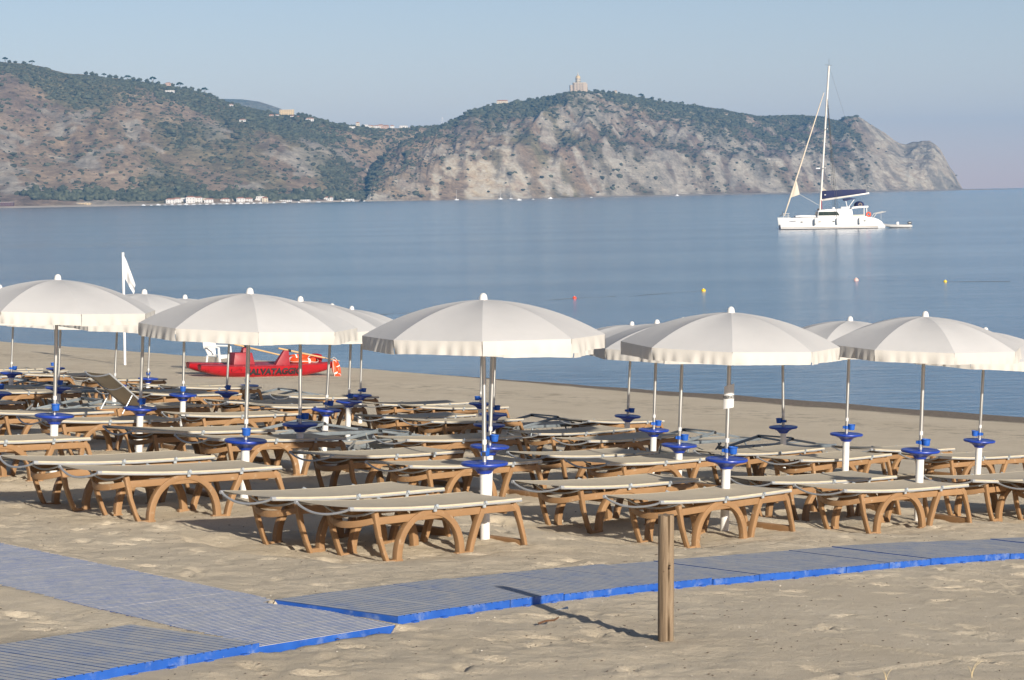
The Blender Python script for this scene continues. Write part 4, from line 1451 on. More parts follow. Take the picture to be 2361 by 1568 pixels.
def catamaran():
    root = thing("catamaran", "white cruising catamaran at anchor with furled sails and navy sail cover", "sailing catamaran", (34.65, 304.0, 0.0), (0, 0, R(-4)))
    def hull(yo):
        ns, m = 30, 11
        L = 13.1
        vs, fs = [], []
        for i in range(ns):
            q = i / (ns - 1)
            x = L * q - 0.15
            w = 0.85 * min(1, (q / 0.42) ** 0.62 if q < .42 else 1) * (1 if q < .75 else 1 - .15 * ((q - .75) / .25) ** 2)
            w = max(w, 0.03)
            if x < 10.2:
                top = 1.50 - 0.006 * x
            else:
                top = 1.44 * math.sqrt(max(0.0, 1 - ((x - 10.2) / 2.78) ** 2.2)) + 0.06
            keel = -0.55 * min(1, q * 6) * min(1, (1 - q) * 4 + .1)
            rake = -0.0 if q > 0 else 0
            for k in range(m):
                t = k / (m - 1)
                a = (t - 0.5) * 2
                side = -1 if a < 0 else 1
                s = abs(a)
                if s > 0.35:
                    f = (s - .35) / .65
                    y = side * w * (0.9 + .1 * f); z = 0.05 + (top - 0.05) * f
                else:
                    f = s / .35
                    y = side * w * 0.9 * f ** 0.6; z = keel + (0.05 - keel) * f ** 2
                xr = x - (0.12 * max(0, z) if i == 0 else 0)
                vs.append((xr, yo + y, z))
        for i in range(ns - 1):
            for k in range(m - 1):
                fs.append((i * m + k, (i + 1) * m + k, (i + 1) * m + k + 1, i * m + k + 1))
            fs.append((i * m, i * m + m - 1, (i + 1) * m + m - 1, (i + 1) * m))
        fs.append(tuple(range(m))); fs.append(tuple((ns - 1) * m + k for k in range(m)))
        h = MB().add(vs, fs).build("hull", M_gel, root, smooth=40)
        if yo < 0.5:
            for z0, z1, mt, nm in ((0.0, 0.10, M_stripe, "boot_stripe"), (0.20, 0.26, M_tan, "waterline_stripe")):
                st = MB()
                sv, sf = [], []
                for i in range(ns):
                    q = i / (ns - 1); x = L * q - .15
                    w = 0.85 * min(1, (q / 0.42) ** 0.62 if q < .42 else 1) * (1 if q < .75 else 1 - .15 * ((q - .75) / .25) ** 2)
                    w = max(w, .03) * 0.93 + 0.012
                    sv += [(x, yo - w, z0), (x, yo - w, z1)]
                sf = [(2 * i, 2 * i + 2, 2 * i + 3, 2 * i + 1) for i in range(ns - 3)]
                st.add(sv, sf).build(nm, mt, h)
            for xx, zz in ((2.45, .95), (6.45, .97), (10.35, .98)):
                q = (xx + .15) / L; w = 0.85 * min(1, (q / .42) ** .62 if q < .42 else 1)
                MB().box((xx, yo - w * 0.985, zz), (0.26, 0.05, 0.11)).build("porthole", M_glass, h, bevel=.01)
            MB().box((4.7, yo - .815, .95), (0.28, 0.05, 0.10)).build("escape_hatch", M_tan, h, bevel=.01)
            MB().box((1.45, yo - 0.62, 1.14), (0.75, 0.03, 0.07)).build("hull_lettering", plain("grey_print", (.5, .5, .51), .5), h)
    hull(0.0); hull(6.0)
    # bridge deck, coachroof, windows
    MB().prism([(2.6, 0.75), (10.3, 0.75), (10.4, 1.42), (2.4, 1.50)], 0.4, 5.6).build("bridge_deck", M_gel, root, bevel=.05)
    MB().prism([(1.75, 1.55), (4.5, 1.50), (4.5, 1.72), (2.6, 1.80), (1.75, 1.74)], 1.0, 5.0).build("foredeck_tender_pad", M_gel, root, bevel=.04)
    cab = MB().prism([(4.5, 1.48), (9.05, 1.48), (9.0, 1.75), (8.86, 2.50), (7.5, 2.56), (5.6, 2.50), (4.75, 2.40), (4.58, 2.28)], 0.55, 5.45).build("coachroof", M_gel, root, bevel=.08)
    MB().prism([(4.62, 1.72), (7.35, 1.72), (7.15, 2.02), (6.95, 2.20), (4.66, 2.20)], 0.515, 0.60).build("cabin_window", M_glass, cab, bevel=.03)
    for xx in (5.25, 5.95, 6.6):
        MB().box((xx, 0.508, 1.96), (0.045, 0.02, 0.46)).build("window_bar", M_stripe, cab)
    MB().prism([(4.42, 1.75), (4.54, 1.75), (4.60, 2.2), (4.52, 2.2)], 0.9, 5.1).build("cabin_window", M_glass, cab)
    MB().box((7.9, 0.50, 1.50), (6.0, 0.12, 0.10)).build("toe_rail", M_gel, root, bevel=.02)
    # cockpit: hard top, post, seat
    MB().prism([(8.85, 2.48), (9.2, 2.55), (10.3, 2.62), (10.95, 2.64), (10.95, 2.86), (9.9, 2.86), (9.0, 2.80), (8.80, 2.6)], 0.6, 5.4).build("hard_top", M_gel, root, bevel=.05)
    for y in (0.85, 5.15):
        MB().tube([(10.75, y, 1.45), (10.75, y, 2.65)], 0.06, 8).build("hard_top_post", M_gel, root)
    MB().box((9.75, 0.75, 1.62), (1.5, 0.5, 0.26)).build("cockpit_seat", M_sail, root, bevel=.05)
    MB().lathe([(0.66, 0), (0.64, 0.24), (0.52, 0.45), (0.30, 0.58), (0.05, 0.63)], 18, c=(9.85, 1.6, 2.84)).build("navy_cover", M_navy, root, smooth=60)
    cr = MB(); ring(cr, (9.95, 0.98, 3.02), 0.2, .06, Matrix.Rotation(1.3, 3, 'X'), 14, 6); cr.build("rope_coil", M_tan, root)
    b = MB().prism([(7.85, 3.78), (8.0, 3.55), (8.15, 3.52), (8.7, 3.68), (9.45, 3.76), (9.4, 3.80), (8.6, 3.92)], 0.9, 3.3).build("helm_bimini", M_navy, root)
    for xa, xb in ((8.35, 8.1), (8.35, 9.2)):
        MB().tube([(xa, 0.95, 2.55), (xb, 0.95, 3.68)], 0.05, 6).build("bimini_frame", M_gel, root)
    MB().box((8.1, 1.5, 2.68), (1.1, 1.2, 0.22)).build("helm_seat", M_gel, root, bevel=.05)
    MB().lathe([(0.2, 0), (0.22, .1), (0.18, .2), (.05, .26)], 14, c=(6.6, 1.6, 2.52)).build("radome", M_gel, root)
    # rig
    yc = 3.0
    mb_, mt_ = Vector((4.98, yc, 2.40)), Vector((6.30, yc, 20.8))
    MB().tube([mb_, mt_], [0.155, 0.13], 12).build("mast", M_mast, root)
    MB().tube([mt_, mt_ + Vector((0, 0, 0.9))], 0.02, 6).build("mast_antenna", M_wire, root)
    MB().tube([mt_ + Vector((-.5, 0, 0.15)), mt_ + Vector((.4, 0, .05))], 0.02, 6).build("wind_vane", M_wire, root)
    MB().box((4.75, yc - .1, 7.75), (0.55, .5, .16)).build("mast_radar", M_gel, root, bevel=.06)
    for f, w in ((0.29, 1.1), (0.56, .9)):
        p = mb_.lerp(mt_, f)
        MB().tube([p + Vector((.25, -w, .05)), p, p + Vector((.25, w, .05))], 0.045, 6).build("spreader", M_mast, root)
    MB().ribbon([(5.15, 3.66), (11.25, 4.46)], [0.26, 0.20], yc - .12, yc + .12).build("boom", M_mast, root, bevel=.04)
    MB().prism([(5.25, 3.80), (10.85, 4.50), (10.82, 4.96), (8.5, 4.98), (5.25, 4.86)], yc - .20, yc + .20).build("sail_cover", M_navy, root, bevel=.06)
    MB().box((5.65, yc - .215, 4.35), (.17, .02, .14)).build("sail_cover_badge", M_gel, root)
    MB().prism([(5.28, 4.86), (5.28, 5.25), (5.85, 4.93)], yc - .05, yc + .05).build("furled_mainsail", M_sail, root)
    j0, j1 = Vector((0.42, yc, 1.75)), Vector((5.62, yc, 17.4))
    MB().tube([j0, j0.lerp(j1, .12), j0.lerp(j1, .35), j0.lerp(j1, .8), j1], [0.06, .10, .10, .075, .05], 8).build("furled_jib", M_sail, root)
    def jp(i, j):
        a = Vector((1.22, yc, 4.05)).lerp(Vector((2.0, yc, 6.35)), j / 8)
        c = Vector((2.40, yc, 4.46)).lerp(Vector((2.0, yc, 6.35)), j / 8)
        p = a.lerp(c, i / 6)
        return (p.x, p.y - 0.12 * math.sin(math.pi * i / 6), p.z)
    MB().grid(jp, 7, 9).build("jib_corner", M_sail, root, smooth=60)
    MB().tube([(2.40, yc, 4.46), (4.9, yc, 3.0)], 0.018, 5).build("jib_sheet", M_rope, root)
    tp = mb_.lerp(mt_, .80)
    for e in ((6.9, 0.1, 1.5), (7.15, 0.1, 1.5), (6.9, 5.9, 1.5), (7.15, 5.9, 1.5)):
        MB().tube([tp, e], 0.022, 5).build("shroud", M_wire, root)
    MB().tube([mt_, (11.2, yc, 4.5)], 0.010, 5).build("topping_lift", M_wire, root)
    # rails, davits, buoys, fenders
    for xx in (0.15, 0.75):
        MB().tube([(xx, -.1, 1.45), (xx, -.1, 2.05)], 0.03, 6).build("bow_rail_post", M_mast, root)
    for z in (1.75, 2.05):
        MB().tube([(0.1, -.1, z), (0.95, -.1, z)], 0.03, 6).build("bow_rail", M_mast, root)
    MB().tube([(-.35, 0.0, 1.75), (.05, 0, 1.9), (.1, 0, 2.4)], 0.045, 6).build("anchor", M_wire, root)
    MB().prism([(4.6, 2.38), (4.9, 2.38), (4.85, 2.62), (4.65, 2.60)], yc - .25, yc - .05).build("winch", M_stripe, root)
    MB().tube([(5.2, yc - .1, 2.5), (5.15, yc - .1, 3.65)], 0.07, 6).build("red_line_bag", plain("maroon_cloth", (.22, .02, .05), .8), root)
    for xx in (4.15, 6.9, 9.72):
        f = MB().lathe([(0.03, -.42), (.12, -.36), (.15, -.2), (.15, .2), (.12, .36), (.03, .42)], 12, c=(xx, -1.0, 0.98)).build("fender", plain("pale_fender", (.60, .60, .58), .5), root, smooth=60)
        MB().tube([(xx, -1.0, 1.38), (xx, -.86, 1.62)], 0.015, 5).build("fender_line", M_rope, f)
    rg = MB(); ring(rg, (10.95, 0.45, 1.78), .24, .085, Matrix.Rotation(R(90), 3, 'X'), 16, 8); rg.build("lifebuoy", M_orange, root)
    for y in (1.2, 4.8):
        MB().tube([(11.6, y, 1.25), (12.0, y, 1.85), (13.2, y, 2.08)], 0.05, 6).build("davit", M_mast, root)
    MB().tube([(12.6, 1.2, 1.95), (12.6, 1.2, 1.1)], .012, 5).build("davit_line", M_rope, root)
    # tender
    td = thing("inflatable_tender", "small grey inflatable tender with outboard tied behind the catamaran", "dinghy", (47.45, 303.2, 0.0), (0, 0, R(-2)))
    tb = MB()
    for s in (-1, 1):
        tb.tube([(0.0, 0, .42), (0.35, s * .35, .36), (0.9, s * .55, .27), (3.3, s * .58, .22), (3.55, s * .58, .22)], [.14, .18, .20, .20, .08], 10)
    tb.build("tube", M_grey, td)
    MB().prism([(0.2, .3), (1.0, -.05), (3.2, -.05), (3.2, .15), (0.5, .25)], -.4, .4).build("floor", M_grey, td)
    MB().box((1.75, 0, .52), (0.34, .4, .5), taper=.8).build("console", M_gel, td, bevel=.04)
    MB().box((3.2, 0, .2), (.06, .9, .4)).build("transom", M_gel, td)
    MB().prism([(3.05, .48), (3.5, .44), (3.52, .72), (3.35, .82), (3.0, .72)], -.16, .16).build("outboard_cowl", M_black, td, bevel=.04)
    MB().box((3.3, 0, .25), (.14, .12, .5)).build("outboard_leg", M_gel, td)
    MB().box((3.27, -.165, .64), (.3, .012, .06)).build("outboard_stripe", M_gel, td)
    MB().tube([(-0.1, 0, .42), (-.9, -.9, .5)], .015, 5).build("painter_line", M_rope, td)


catamaran()
# ------------------------------------------------------------------ the far shore
# control columns: shore x, y; ridge x, y, z
LEFT = [
    (-851,3515,-1129,4700,306.2), (-796,3552,-1044,4700,294.6), (-762,3575,-994,4700,284.4), (-734,3594,-957,4730,282.9), (-711,3609,-928,4754,278.6), (-675,3631,-883,4790,266.0),
    (-646,3650,-845,4820,263.4), (-610,3672,-799,4856,257.4), (-567,3699,-744,4898,251.5), (-530,3721,-697,4934,242.6), (-499,3740,-656,4964,235.2), (-474,3755,-623,4988,226.7),
    (-448,3770,-588,4992,211.0), (-422,3785,-551,4977,199.9), (-386,3833,-494,4954,187.3), (-370,3883,-467,4942,179.3), (-342,3967,-420,4923,177.8), (-318,4033,-384,4908,168.7),
    (-306,4067,-365,4900,161.1), (-281,4133,-335,4967,157.2), (-249,4217,-295,5050,153.5), (-215,4300,-253,5133,154.2), (-188,4403,-218,5200,156.4), (-145,4557,-165,5300,164.1),
    (-98,4711,-111,5468,173.0), (-49,4866,-53,5636,177.1), (5,5020,9,5804,172.8), (61,5174,73,5972,157.1),
]
HEAD = [
    (-254,4150,-263,4300,-2.9), (-247,4157,-261,4384,19.0), (-238,4167,-256,4506,58.4), (-230,4176,-252,4605,76.0), (-211,4195,-233,4670,99.4), (-188,4220,-209,4750,115.1),
    (-162,4246,-182,4838,128.9), (-129,4280,-146,4948,147.1), (-98,4311,-111,5050,167.6), (-68,4340,-76,5085,188.3), (-20,4386,-20,5139,202.2), (20,4424,27,5184,208.7),
    (69,4470,85,5238,218.4), (102,4500,124,5273,227.7), (112,4514,135,5284,231.8), (145,4560,173,5326,233.9), (171,4596,203,5364,235.0), (215,4656,255,5428,231.0),
    (252,4704,297,5479,225.6), (280,4740,329,5517,221.6), (336,4812,394,5594,213.5), (414,4908,484,5696,206.6), (475,4980,553,5772,196.8), (526,5040,612,5836,189.5),
    (612,5150,708,5938,193.4), (687,5258,789,6019,191.5), (728,5316,833,6062,181.2), (752,5349,858,6088,191.5), (779,5385,887,6115,194.1), (795,5407,903,6131,189.9),
    (813,5432,923,6150,178.0), (832,5457,942,6169,168.2), (863,5498,975,6200,151.7), (889,5531,1001,6225,134.0), (908,5556,1021,6244,123.9), (927,5581,1036,6232,121.1),
    (944,5603,1047,6210,126.1), (972,5639,1065,6171,128.2), (995,5667,1079,6141,128.4), (1012,5689,1089,6118,119.9), (1029,5710,1100,6095,103.8), (1045,5730,1109,6074,79.1),
    (1059,5747,1116,6056,59.0), (1072,5764,1124,6039,44.4), (1083,5777,1130,6025,24.6), (1102,5800,1141,6000,-1.9),
]
BACK = [
    (-1096,8000,-1224,9000,335.5), (-1024,8000,-1142,9000,373.0), (-965,8000,-1076,9000,388.1), (-893,8000,-995,9000,385.0), (-835,8000,-930,9000,374.2), (-777,8000,-865,9000,351.9),
    (-704,8000,-785,9000,318.1), (-661,8000,-737,9000,281.5),
]

NOISE_SEED = 0


def make_hill(name, matte):
    m, nt, nd, ln, p = newmat(name)
    at = nd.new("ShaderNodeVertexColor"); at.layer_name = "cover"
    v = coords(nt, "Object")
    n = noise(nt, v, 0.035, 7, 0.72)
    c = mixc(nt, 0.75, at.outputs["Color"], ramp(nt, n, [(0.3, (0.30, 0.29, 0.27)), (0.5, (0.5, 0.5, 0.5)), (0.68, (0.72, 0.71, 0.70))]), 'OVERLAY')
    n2 = noise(nt, v, 0.16, 5, 0.7)
    c = mixc(nt, 0.6, c, ramp(nt, n2, [(0.3, (0.30, 0.30, 0.29)), (0.5, (0.5, 0.5, 0.5)), (0.7, (0.70, 0.69, 0.67))]), 'OVERLAY')
    n3 = noise(nt, coords(nt, "Object", (0.9, 0.5, 3.2)), 0.022, 8, 0.75, 0.8)
    c = mixc(nt, 0.55, c, ramp(nt, n3, [(0.36, (0.30, 0.29, 0.28)), (0.5, (0.5, 0.5, 0.5)), (0.64, (0.70, 0.69, 0.68))]), 'OVERLAY')
    ln.new(c, p.inputs["Base Color"])
    p.inputs["Roughness"].default_value = 0.95
    p.inputs["Specular IOR Level"].default_value = 0.1
    nn = bump(nt, n3, 0.8, 22.0)
    nn = bump(nt, n, 0.7, 16.0, nn)
    nn = bump(nt, n2, 0.5, 4.0, nn)
    ln.new(nn, p.inputs["Normal"])
    return m


M_hill = make_hill("hillside_cover", None)


class Sheet:
    """terrain between a shore line and a ridge line, with a back slope"""

    def __init__(self, name, ctrl, nu, nb, label, kind):
        C = np.array(ctrl, float)
        s = np.concatenate([[0], np.cumsum(np.hypot(*np.diff(C[:, 2:4], axis=0).T))])
        u = np.linspace(0, s[-1], nu)
        sx, sy, rx, ry, rz = [np.interp(u, s, C[:, k]) for k in range(5)]
        rz = np.maximum(rz, 0.5)
        if kind != 'back':
            rz = rz + 3.4 * (fbm(u / 14, u * 0 + 2, 4, 0.6) - 0.5) * np.clip(rz / 60, 0, 1)
        bs = np.concatenate([np.linspace(0, 1, nb) ** 1.0, [1.06, 1.15, 1.3, 1.6]])
        Bg, Ug = np.meshgrid(bs, u, indexing='ij')
        SX, SY, RX, RY, RZ = [np.broadcast_to(k, Bg.shape) for k in (sx, sy, rx, ry, rz)]
        X = SX + (RX - SX) * Bg; Y = SY + (RY - SY) * Bg
        bc = np.clip(Bg, 0, 1)
        if kind == 'left':
            prof = 0.50 * bc ** 0.8 + 0.50 * (3 * bc ** 2 - 2 * bc ** 3)
            # two tiers of spurs
            g1 = fbm(Ug / 330 + 0.7 * bc, bc * 1.3 + 3, 4, ridged=True) - 0.62
            g2 = fbm(Ug / 110 + 0.9 * bc, bc * 3.0 + 8, 4, ridged=True) - 0.62
            Z = RZ * prof + RZ * np.sin(math.pi * bc) ** 0.8 * (0.26 * g1 + 0.11 * g2) + np.sin(math.pi * bc) * (4.0 * (fbm(X / 36, Y / 50, 3) - .5) + 2.5 * (fbm(X / 14, Y / 22, 2) - .5))
        elif kind == 'head':
            cl = np.clip(bc / 0.26, 0, 1)
            prof = 0.30 * (cl * cl * (3 - 2 * cl)) ** 0.8 + 0.70 * (0.55 * bc + 0.45 * (3 * bc ** 2 - 2 * bc ** 3))
            g1 = fbm(Ug / 260 - 0.9 * bc + 4, bc * 1.2 + 1, 4, ridged=True) - 0.62
            g2 = fbm(Ug / 85 - 0.9 * bc, bc * 2.6 + 5, 4, ridged=True) - 0.62
            g3 = fbm(Ug / 26, bc * 9, 3) - 0.5
            amp = np.sin(math.pi * np.clip(bc * 0.98 + .02, 0, 1)) ** 0.7
            Z = RZ * prof + RZ * amp * (0.22 * g1 + 0.12 * g2 + 0.05 * g3)
            Z = Z + np.sin(math.pi * bc) ** .5 * (5.0 * (fbm(X / 34, Y / 50, 3) - .5) + 3.0 * (fbm(X / 13, Y / 20, 2) - .5))
            # buttress below the chapel
            k = np.exp(-((X - 150) / 45) ** 2) * np.clip((bc - .35) / .3, 0, 1) * np.clip((1 - bc) / .06, 0, 1)
            Z = Z + 26 * k * (bc < 1)
        else:
            prof = bc
            Z = RZ * prof
        # never above the line of sight to the ridge: keep the skyline
        ridge_slope = (RZ - 4.9) / np.hypot(RX, RY)
        lim = 4.9 + ridge_slope * np.hypot(X, Y) * 0.985 - 0.5
        front = (Bg < 0.995) & (RZ > 8)
        Z = np.where(front, np.minimum(Z, np.where(Bg > .8, lim, lim * 0.99)), Z)
        Z = np.where(Bg > 1, RZ * (1 - 0.55 * (Bg - 1) / 0.6), Z)
        Z = np.maximum(Z, -0.5 + 2.8 * np.clip(bc / .02, 0, 1))
        Z = np.where(Bg <= 0, -1.5, Z)
        self.X, self.Y, self.Z, self.B, self.U = X, Y, Z, Bg, Ug
        self.nb, self.name = nb, name
        self.cover(kind)
        me = bpy.data.meshes.new(name)
        nbt = len(bs)
        idx = np.arange(nbt * nu).reshape(nbt, nu)
        q = np.stack([idx[:-1, :-1], idx[:-1, 1:], idx[1:, 1:], idx[1:, :-1]], -1).reshape(-1, 4)
        me.from_pydata(np.stack([X, Y, Z], -1).reshape(-1, 3).tolist(), [], q.tolist())
        ca = me.color_attributes.new("cover", 'FLOAT_COLOR', 'POINT')
        ca.data.foreach_set("color", np.concatenate([self.col.reshape(-1, 3), np.ones((nbt * nu, 1))], 1).ravel())
        me.materials.append(M_hill)
        me.shade_smooth()
        self.o = tag(put(name, me), label, "hill", kind="structure")

    def cover(self, kind):
        X, Y, B_, U = self.X, self.Y, self.B, self.U
        dry = np.array([0.30, 0.222, 0.15]); pale = np.array([0.41, 0.31, 0.22]); rock = np.array([0.37, 0.33, 0.275])
        grey = np.array([0.255, 0.235, 0.205]); green = np.array([0.135, 0.13, 0.07]); olive = np.array([0.215, 0.185, 0.105]); plum = np.array([0.19, 0.14, 0.115])
        n1 = fbm(X / 150, Y / 260, 5); n2 = fbm(X / 60 + 7, Y / 120, 5); n3 = fbm(X / 320 + 3, Y / 500 + 9, 4); n4 = fbm(X / 22, Y / 50, 4)
        mix = lambda a, b, t: a * (1 - t[..., None]) + b * t[..., None]
        st = lambda v, a, b: np.clip((v - a) / (b - a), 0, 1)
        one = np.ones(X.shape + (3,))
        if kind == 'left':
            sk = fbm((X + .35 * Y) / 90, (Y - .2 * X) / 260, 4)
            c = mix(one * dry, one * pale, st(n1, .40, .60))
            c = mix(c, one * plum, st(n3, .53, .63) * .55)
            c = mix(c, one * olive, st(sk, .52, .62) * .65)
            rk = st(n2 + 0.35 * (n4 - .5), .58, .66) * st(B_, .80, .55)
            c = mix(c, one * rock, rk * .9)
            vg = st(n1 * .4 + sk * .6 + .30 * st(B_, .55, .92) - .10 * st(X, -650, -900), .52, .68)
            saddle = st(X, -350, -270) * st(B_, .35, .6)
            vg = vg * (1 - .85 * saddle)
            c = mix(c, one * pale, saddle * .7)
            c = mix(c, one * green, vg * .7)
            self.veg = np.clip(0.20 * (1 - .7 * saddle) + 0.80 * vg, 0, 1) * (1 - .6 * rk)
        elif kind == 'head':
            sk = fbm((X + .55 * Y) / 75 + 4, (Y - .4 * X) / 300, 4)
            west = st(X, -40, -170)
            mid = st(X, -60, 60) * st(X, 420, 300)
            east = st(X, 300, 480)
            tip = st(X, 830, 930)
            low = st(B_ + .30 * (n1 - .5) + .35 * (n2 - .5) + .10 * west - .06 * mid, .60, .34)
            c = mix(one * dry, one * olive, st(sk, .42, .58) * (1 - .8 * west))
            c = mix(c, one * plum, np.clip(east * .6 + st(n3, .48, .58) * .5, 0, 1) * (1 - .8 * west))
            crag = st(n4 * .55 + n2 * .5, .50, .60)
            rk = np.clip(low * (.35 + .65 * crag) * st(n2 + .5 * (n4 - .5), .34, .48) + crag * .55 * (1 - west) + tip * .9, 0, 1)
            outc = np.exp(-((X - 165 - 40 * (n2 - .5)) / 48) ** 2) * st(B_, .40, .55) * st(n4 + .3 * n2, .46, .60)
            rk = np.clip(rk + outc * .9, 0, 1)
            cream = np.array([0.50, 0.43, 0.33])
            bright = np.exp(-((X + 60) / 110) ** 2) * st(B_, .50, .30) + .4 * tip
            rc = mix(one * grey, one * rock, st(n4 * .6 + n1 * .5, .42, .62))
            rc = mix(rc, one * cream, np.clip(bright, 0, 1) * st(n4, .38, .55))
            c = mix(c, rc, rk)
            vg = st(sk * .6 + n3 * .45 + .14 * st(B_, .60, .92) + .09 * east - .17 * west * (B_ < .94) - .5 * tip, .54, .68) * (1 - .7 * low)
            c = mix(c, one * green, vg * .72 * (1 - .5 * rk))
            self.veg = np.clip(.12 + .88 * vg, 0, 1) * (1 - .72 * rk) * (1 - .9 * tip)
        else:
            c = mix(one * np.array([.16, .17, .12]), one * np.array([.24, .21, .15]), st(n1, .4, .6))
            self.veg = X * 0
        self.col = np.clip(c * np.array([1.36, 1.33, 1.28]) * (0.82 + 0.36 * n4[..., None]), 0, .75)

    def at(self, ratio, z_elev=None, b=None):
        """surface point in the direction x/y = ratio, at a row fraction b or where the slope first reaches an elevation"""
        rat = self.X / self.Y
        if b is not None:
            j = int(round(b * (self.nb - 1)))
            i = int(np.argmin(np.abs(rat[j] - ratio)))
            return np.array([self.X[j, i], self.Y[j, i], self.Z[j, i]])
        best = None
        for j in range(self.nb):
            i = int(np.argmin(np.abs(rat[j] - ratio)))
            p = (self.X[j, i], self.Y[j, i], self.Z[j, i])
            if (p[2] - 4.9) / p[1] >= z_elev:
                return np.array(p)
            best = p
        return np.array(best)

    def scatter(self, n, lo=0.0, hi=1.0, urange=(0, 1), rr=None, power=1.0):
        w = (np.clip(self.veg, 0, 1) ** power) * (self.B >= lo) * (self.B <= hi)
        nu = w.shape[1]
        w[:, :int(urange[0] * nu)] = 0; w[:, int(urange[1] * nu):] = 0
        w = w.ravel(); w = w / w.sum()
        k = RNG.choice(len(w), n, p=w)
        dx = self.X[0, 1] - self.X[0, 0] if False else 0
        jx = RNG.normal(0, 3.0, n); jy = RNG.normal(0, 4.0, n)
        return np.stack([self.X.ravel()[k] + jx, self.Y.ravel()[k] + jy, self.Z.ravel()[k]], -1)


hill_left = Sheet("left_hill", LEFT, 460, 120, "dry brown scrub-covered hillside rising behind the bay", 'left')
headland = Sheet("headland", HEAD, 640, 150, "pale rocky headland crowned by a domed church", 'head')
backhill = Sheet("distant_hill", BACK, 60, 10, "hazy blue-grey hill far behind the ridge", 'back')


def ratio_of(x, y):
    """azimuth (x over y) and elevation slope of a far place, from its bearing in survey units"""
    c, s = math.cos(R(1.0)), math.sin(R(1.0))
    dx, dy = x - 1180.5, y - 784.0
    return (dx * c - dy * s) / 5500.0, (332.0 - (dx * s + dy * c)) / 5500.0 if False else (-(dx * s + dy * c) - 332.0) / 5500.0


def site(sheet, x, y):
    r, e = ratio_of(x, y)
    return sheet.at(r, e)


# ------------------------------------------------------------------ scrub, woods and trees
def lump(sub, seed, flat=0.8, jit=0.28):
    bm = bmesh.new()
    bmesh.ops.create_icosphere(bm, subdivisions=sub, radius=1.0)
    rr = random.Random(seed)
    for v in bm.verts:
        v.co *= 1 + rr.uniform(-jit, jit)
        v.co.z *= flat
    V = np.array([v.co[:] for v in bm.verts]); F = [[w.index for w in f.verts] for f in bm.faces]
    bm.free()
    return V, np.array(F)


LUMPS1 = [lump(1, s) for s in range(6)]
LUMPS2 = [lump(2, s, 0.85, 0.25) for s in range(10, 16)]


def clump_mesh(name, P, S, lumps, mat, sz=None, sink=0.25):
    vs, fs, off = [], [], 0
    for i in range(len(P)):
        V, F = lumps[i % len(lumps)]
        a = RNG.uniform(0, 6.28)
        c, s = math.cos(a), math.sin(a)
        st = RNG.uniform(0.8, 1.35)
        W = np.stack([(V[:, 0] * c - V[:, 1] * s) * S[i] * st, (V[:, 0] * s + V[:, 1] * c) * S[i], V[:, 2] * S[i] * (sz[i] if sz is not None else 1.0)], -1) + P[i]
        W[:, 2] += S[i] * sink
        vs.append(W); fs.append(F + off); off += len(V)
    me = bpy.data.meshes.new(name)
    me.from_pydata(np.concatenate(vs).tolist(), [], np.concatenate(fs).tolist())
    me.materials.append(mat)
    return me


def leafmat(name, col, var=0.35):
    m, nt, nd, ln, p = newmat(name)
    v = coords(nt, "Object")
    n = noise(nt, v, 0.09, 3)
    n2 = noise(nt, v, 0.5, 4, 0.7)
    c = ramp(nt, n, [(0.35, tuple(x * (1 - var) for x in col)), (0.65, tuple(x * (1 + var) for x in col))])
    c = mixc(nt, 0.6, c, ramp(nt, n2, [(0.3, (0.25, 0.25, 0.25)), (0.7, (0.75, 0.75, 0.75))]), 'OVERLAY')
    ln.new(c, p.inputs["Base Color"])
    p.inputs["Roughness"].default_value = 0.9
    p.inputs["Specular IOR Level"].default_value = 0.1
    ln.new(bump(nt, n2, 0.8, 1.5), p.inputs["Normal"])
    return m


M_scrub = leafmat("scrub_leaves", (0.088, 0.090, 0.055))
M_wood_l = leafmat("woodland_leaves", (0.085, 0.090, 0.055), 0.40)
M_pine = leafmat("pine_leaves", (0.040, 0.058, 0.028))
M_bark = plain("bark", (0.14, 0.10, 0.07), 0.9)

for sh, n, lb in ((hill_left, 13000, "dark green bushes dotted over the left hillside"), (headland, 10500, "dark green bushes dotted over the headland")):
    P = sh.scatter(n, 0.03, 0.99, power=1.3)
    S = RNG.gamma(2.6, 0.72, n) + 1.0
    P[:, 2] -= S * .1
    tag(put("scrub", clump_mesh("scrub", P, S, LUMPS1, M_scrub, RNG.uniform(.6, 1.0, n))), lb, "scrub", kind="stuff")
# dense cover of the left ridge
P = hill_left.scatter(1100, 0.66, 1.0, (0.20, 0.72), power=1.0)
tag(put("ridge_wood", clump_mesh("ridge_wood", P, RNG.uniform(2.5, 5.5, len(P)), LUMPS1, M_wood_l, RNG.uniform(.7, 1.1, len(P)), 0.3)),
    "dense green wood along the left hill's ridge", "wood", kind="stuff")
# wood along the shore of the bay
N_ = 1500
k = RNG.uniform(0.10, 0.80, N_)
cols = (k * (hill_left.X.shape[1] - 1)).astype(int)
bb = np.abs(RNG.normal(0.0, 0.030, N_)) + 0.035
rows = np.clip((bb * hill_left.nb).astype(int), 1, 20)
P = np.stack([hill_left.X[rows, cols], hill_left.Y[rows, cols], np.maximum(1.5, hill_left.Z[rows, cols])], -1) + np.stack([RNG.normal(0, 4, N_), RNG.normal(0, 6, N_), RNG.uniform(-1, 2, N_)], -1)
dens = vnoise(P[:, 0] / 60, P[:, 1] * 0 + 3.3) > 0.25
P = P[dens]
tag(put("shore_wood", clump_mesh("shore_wood", P, RNG.uniform(2.8, 5.6, len(P)), LUMPS2, M_wood_l, RNG.uniform(.8, 1.3, len(P)), 0.5)),
    "dark belt of trees along the far bay shore", "wood", kind="stuff")
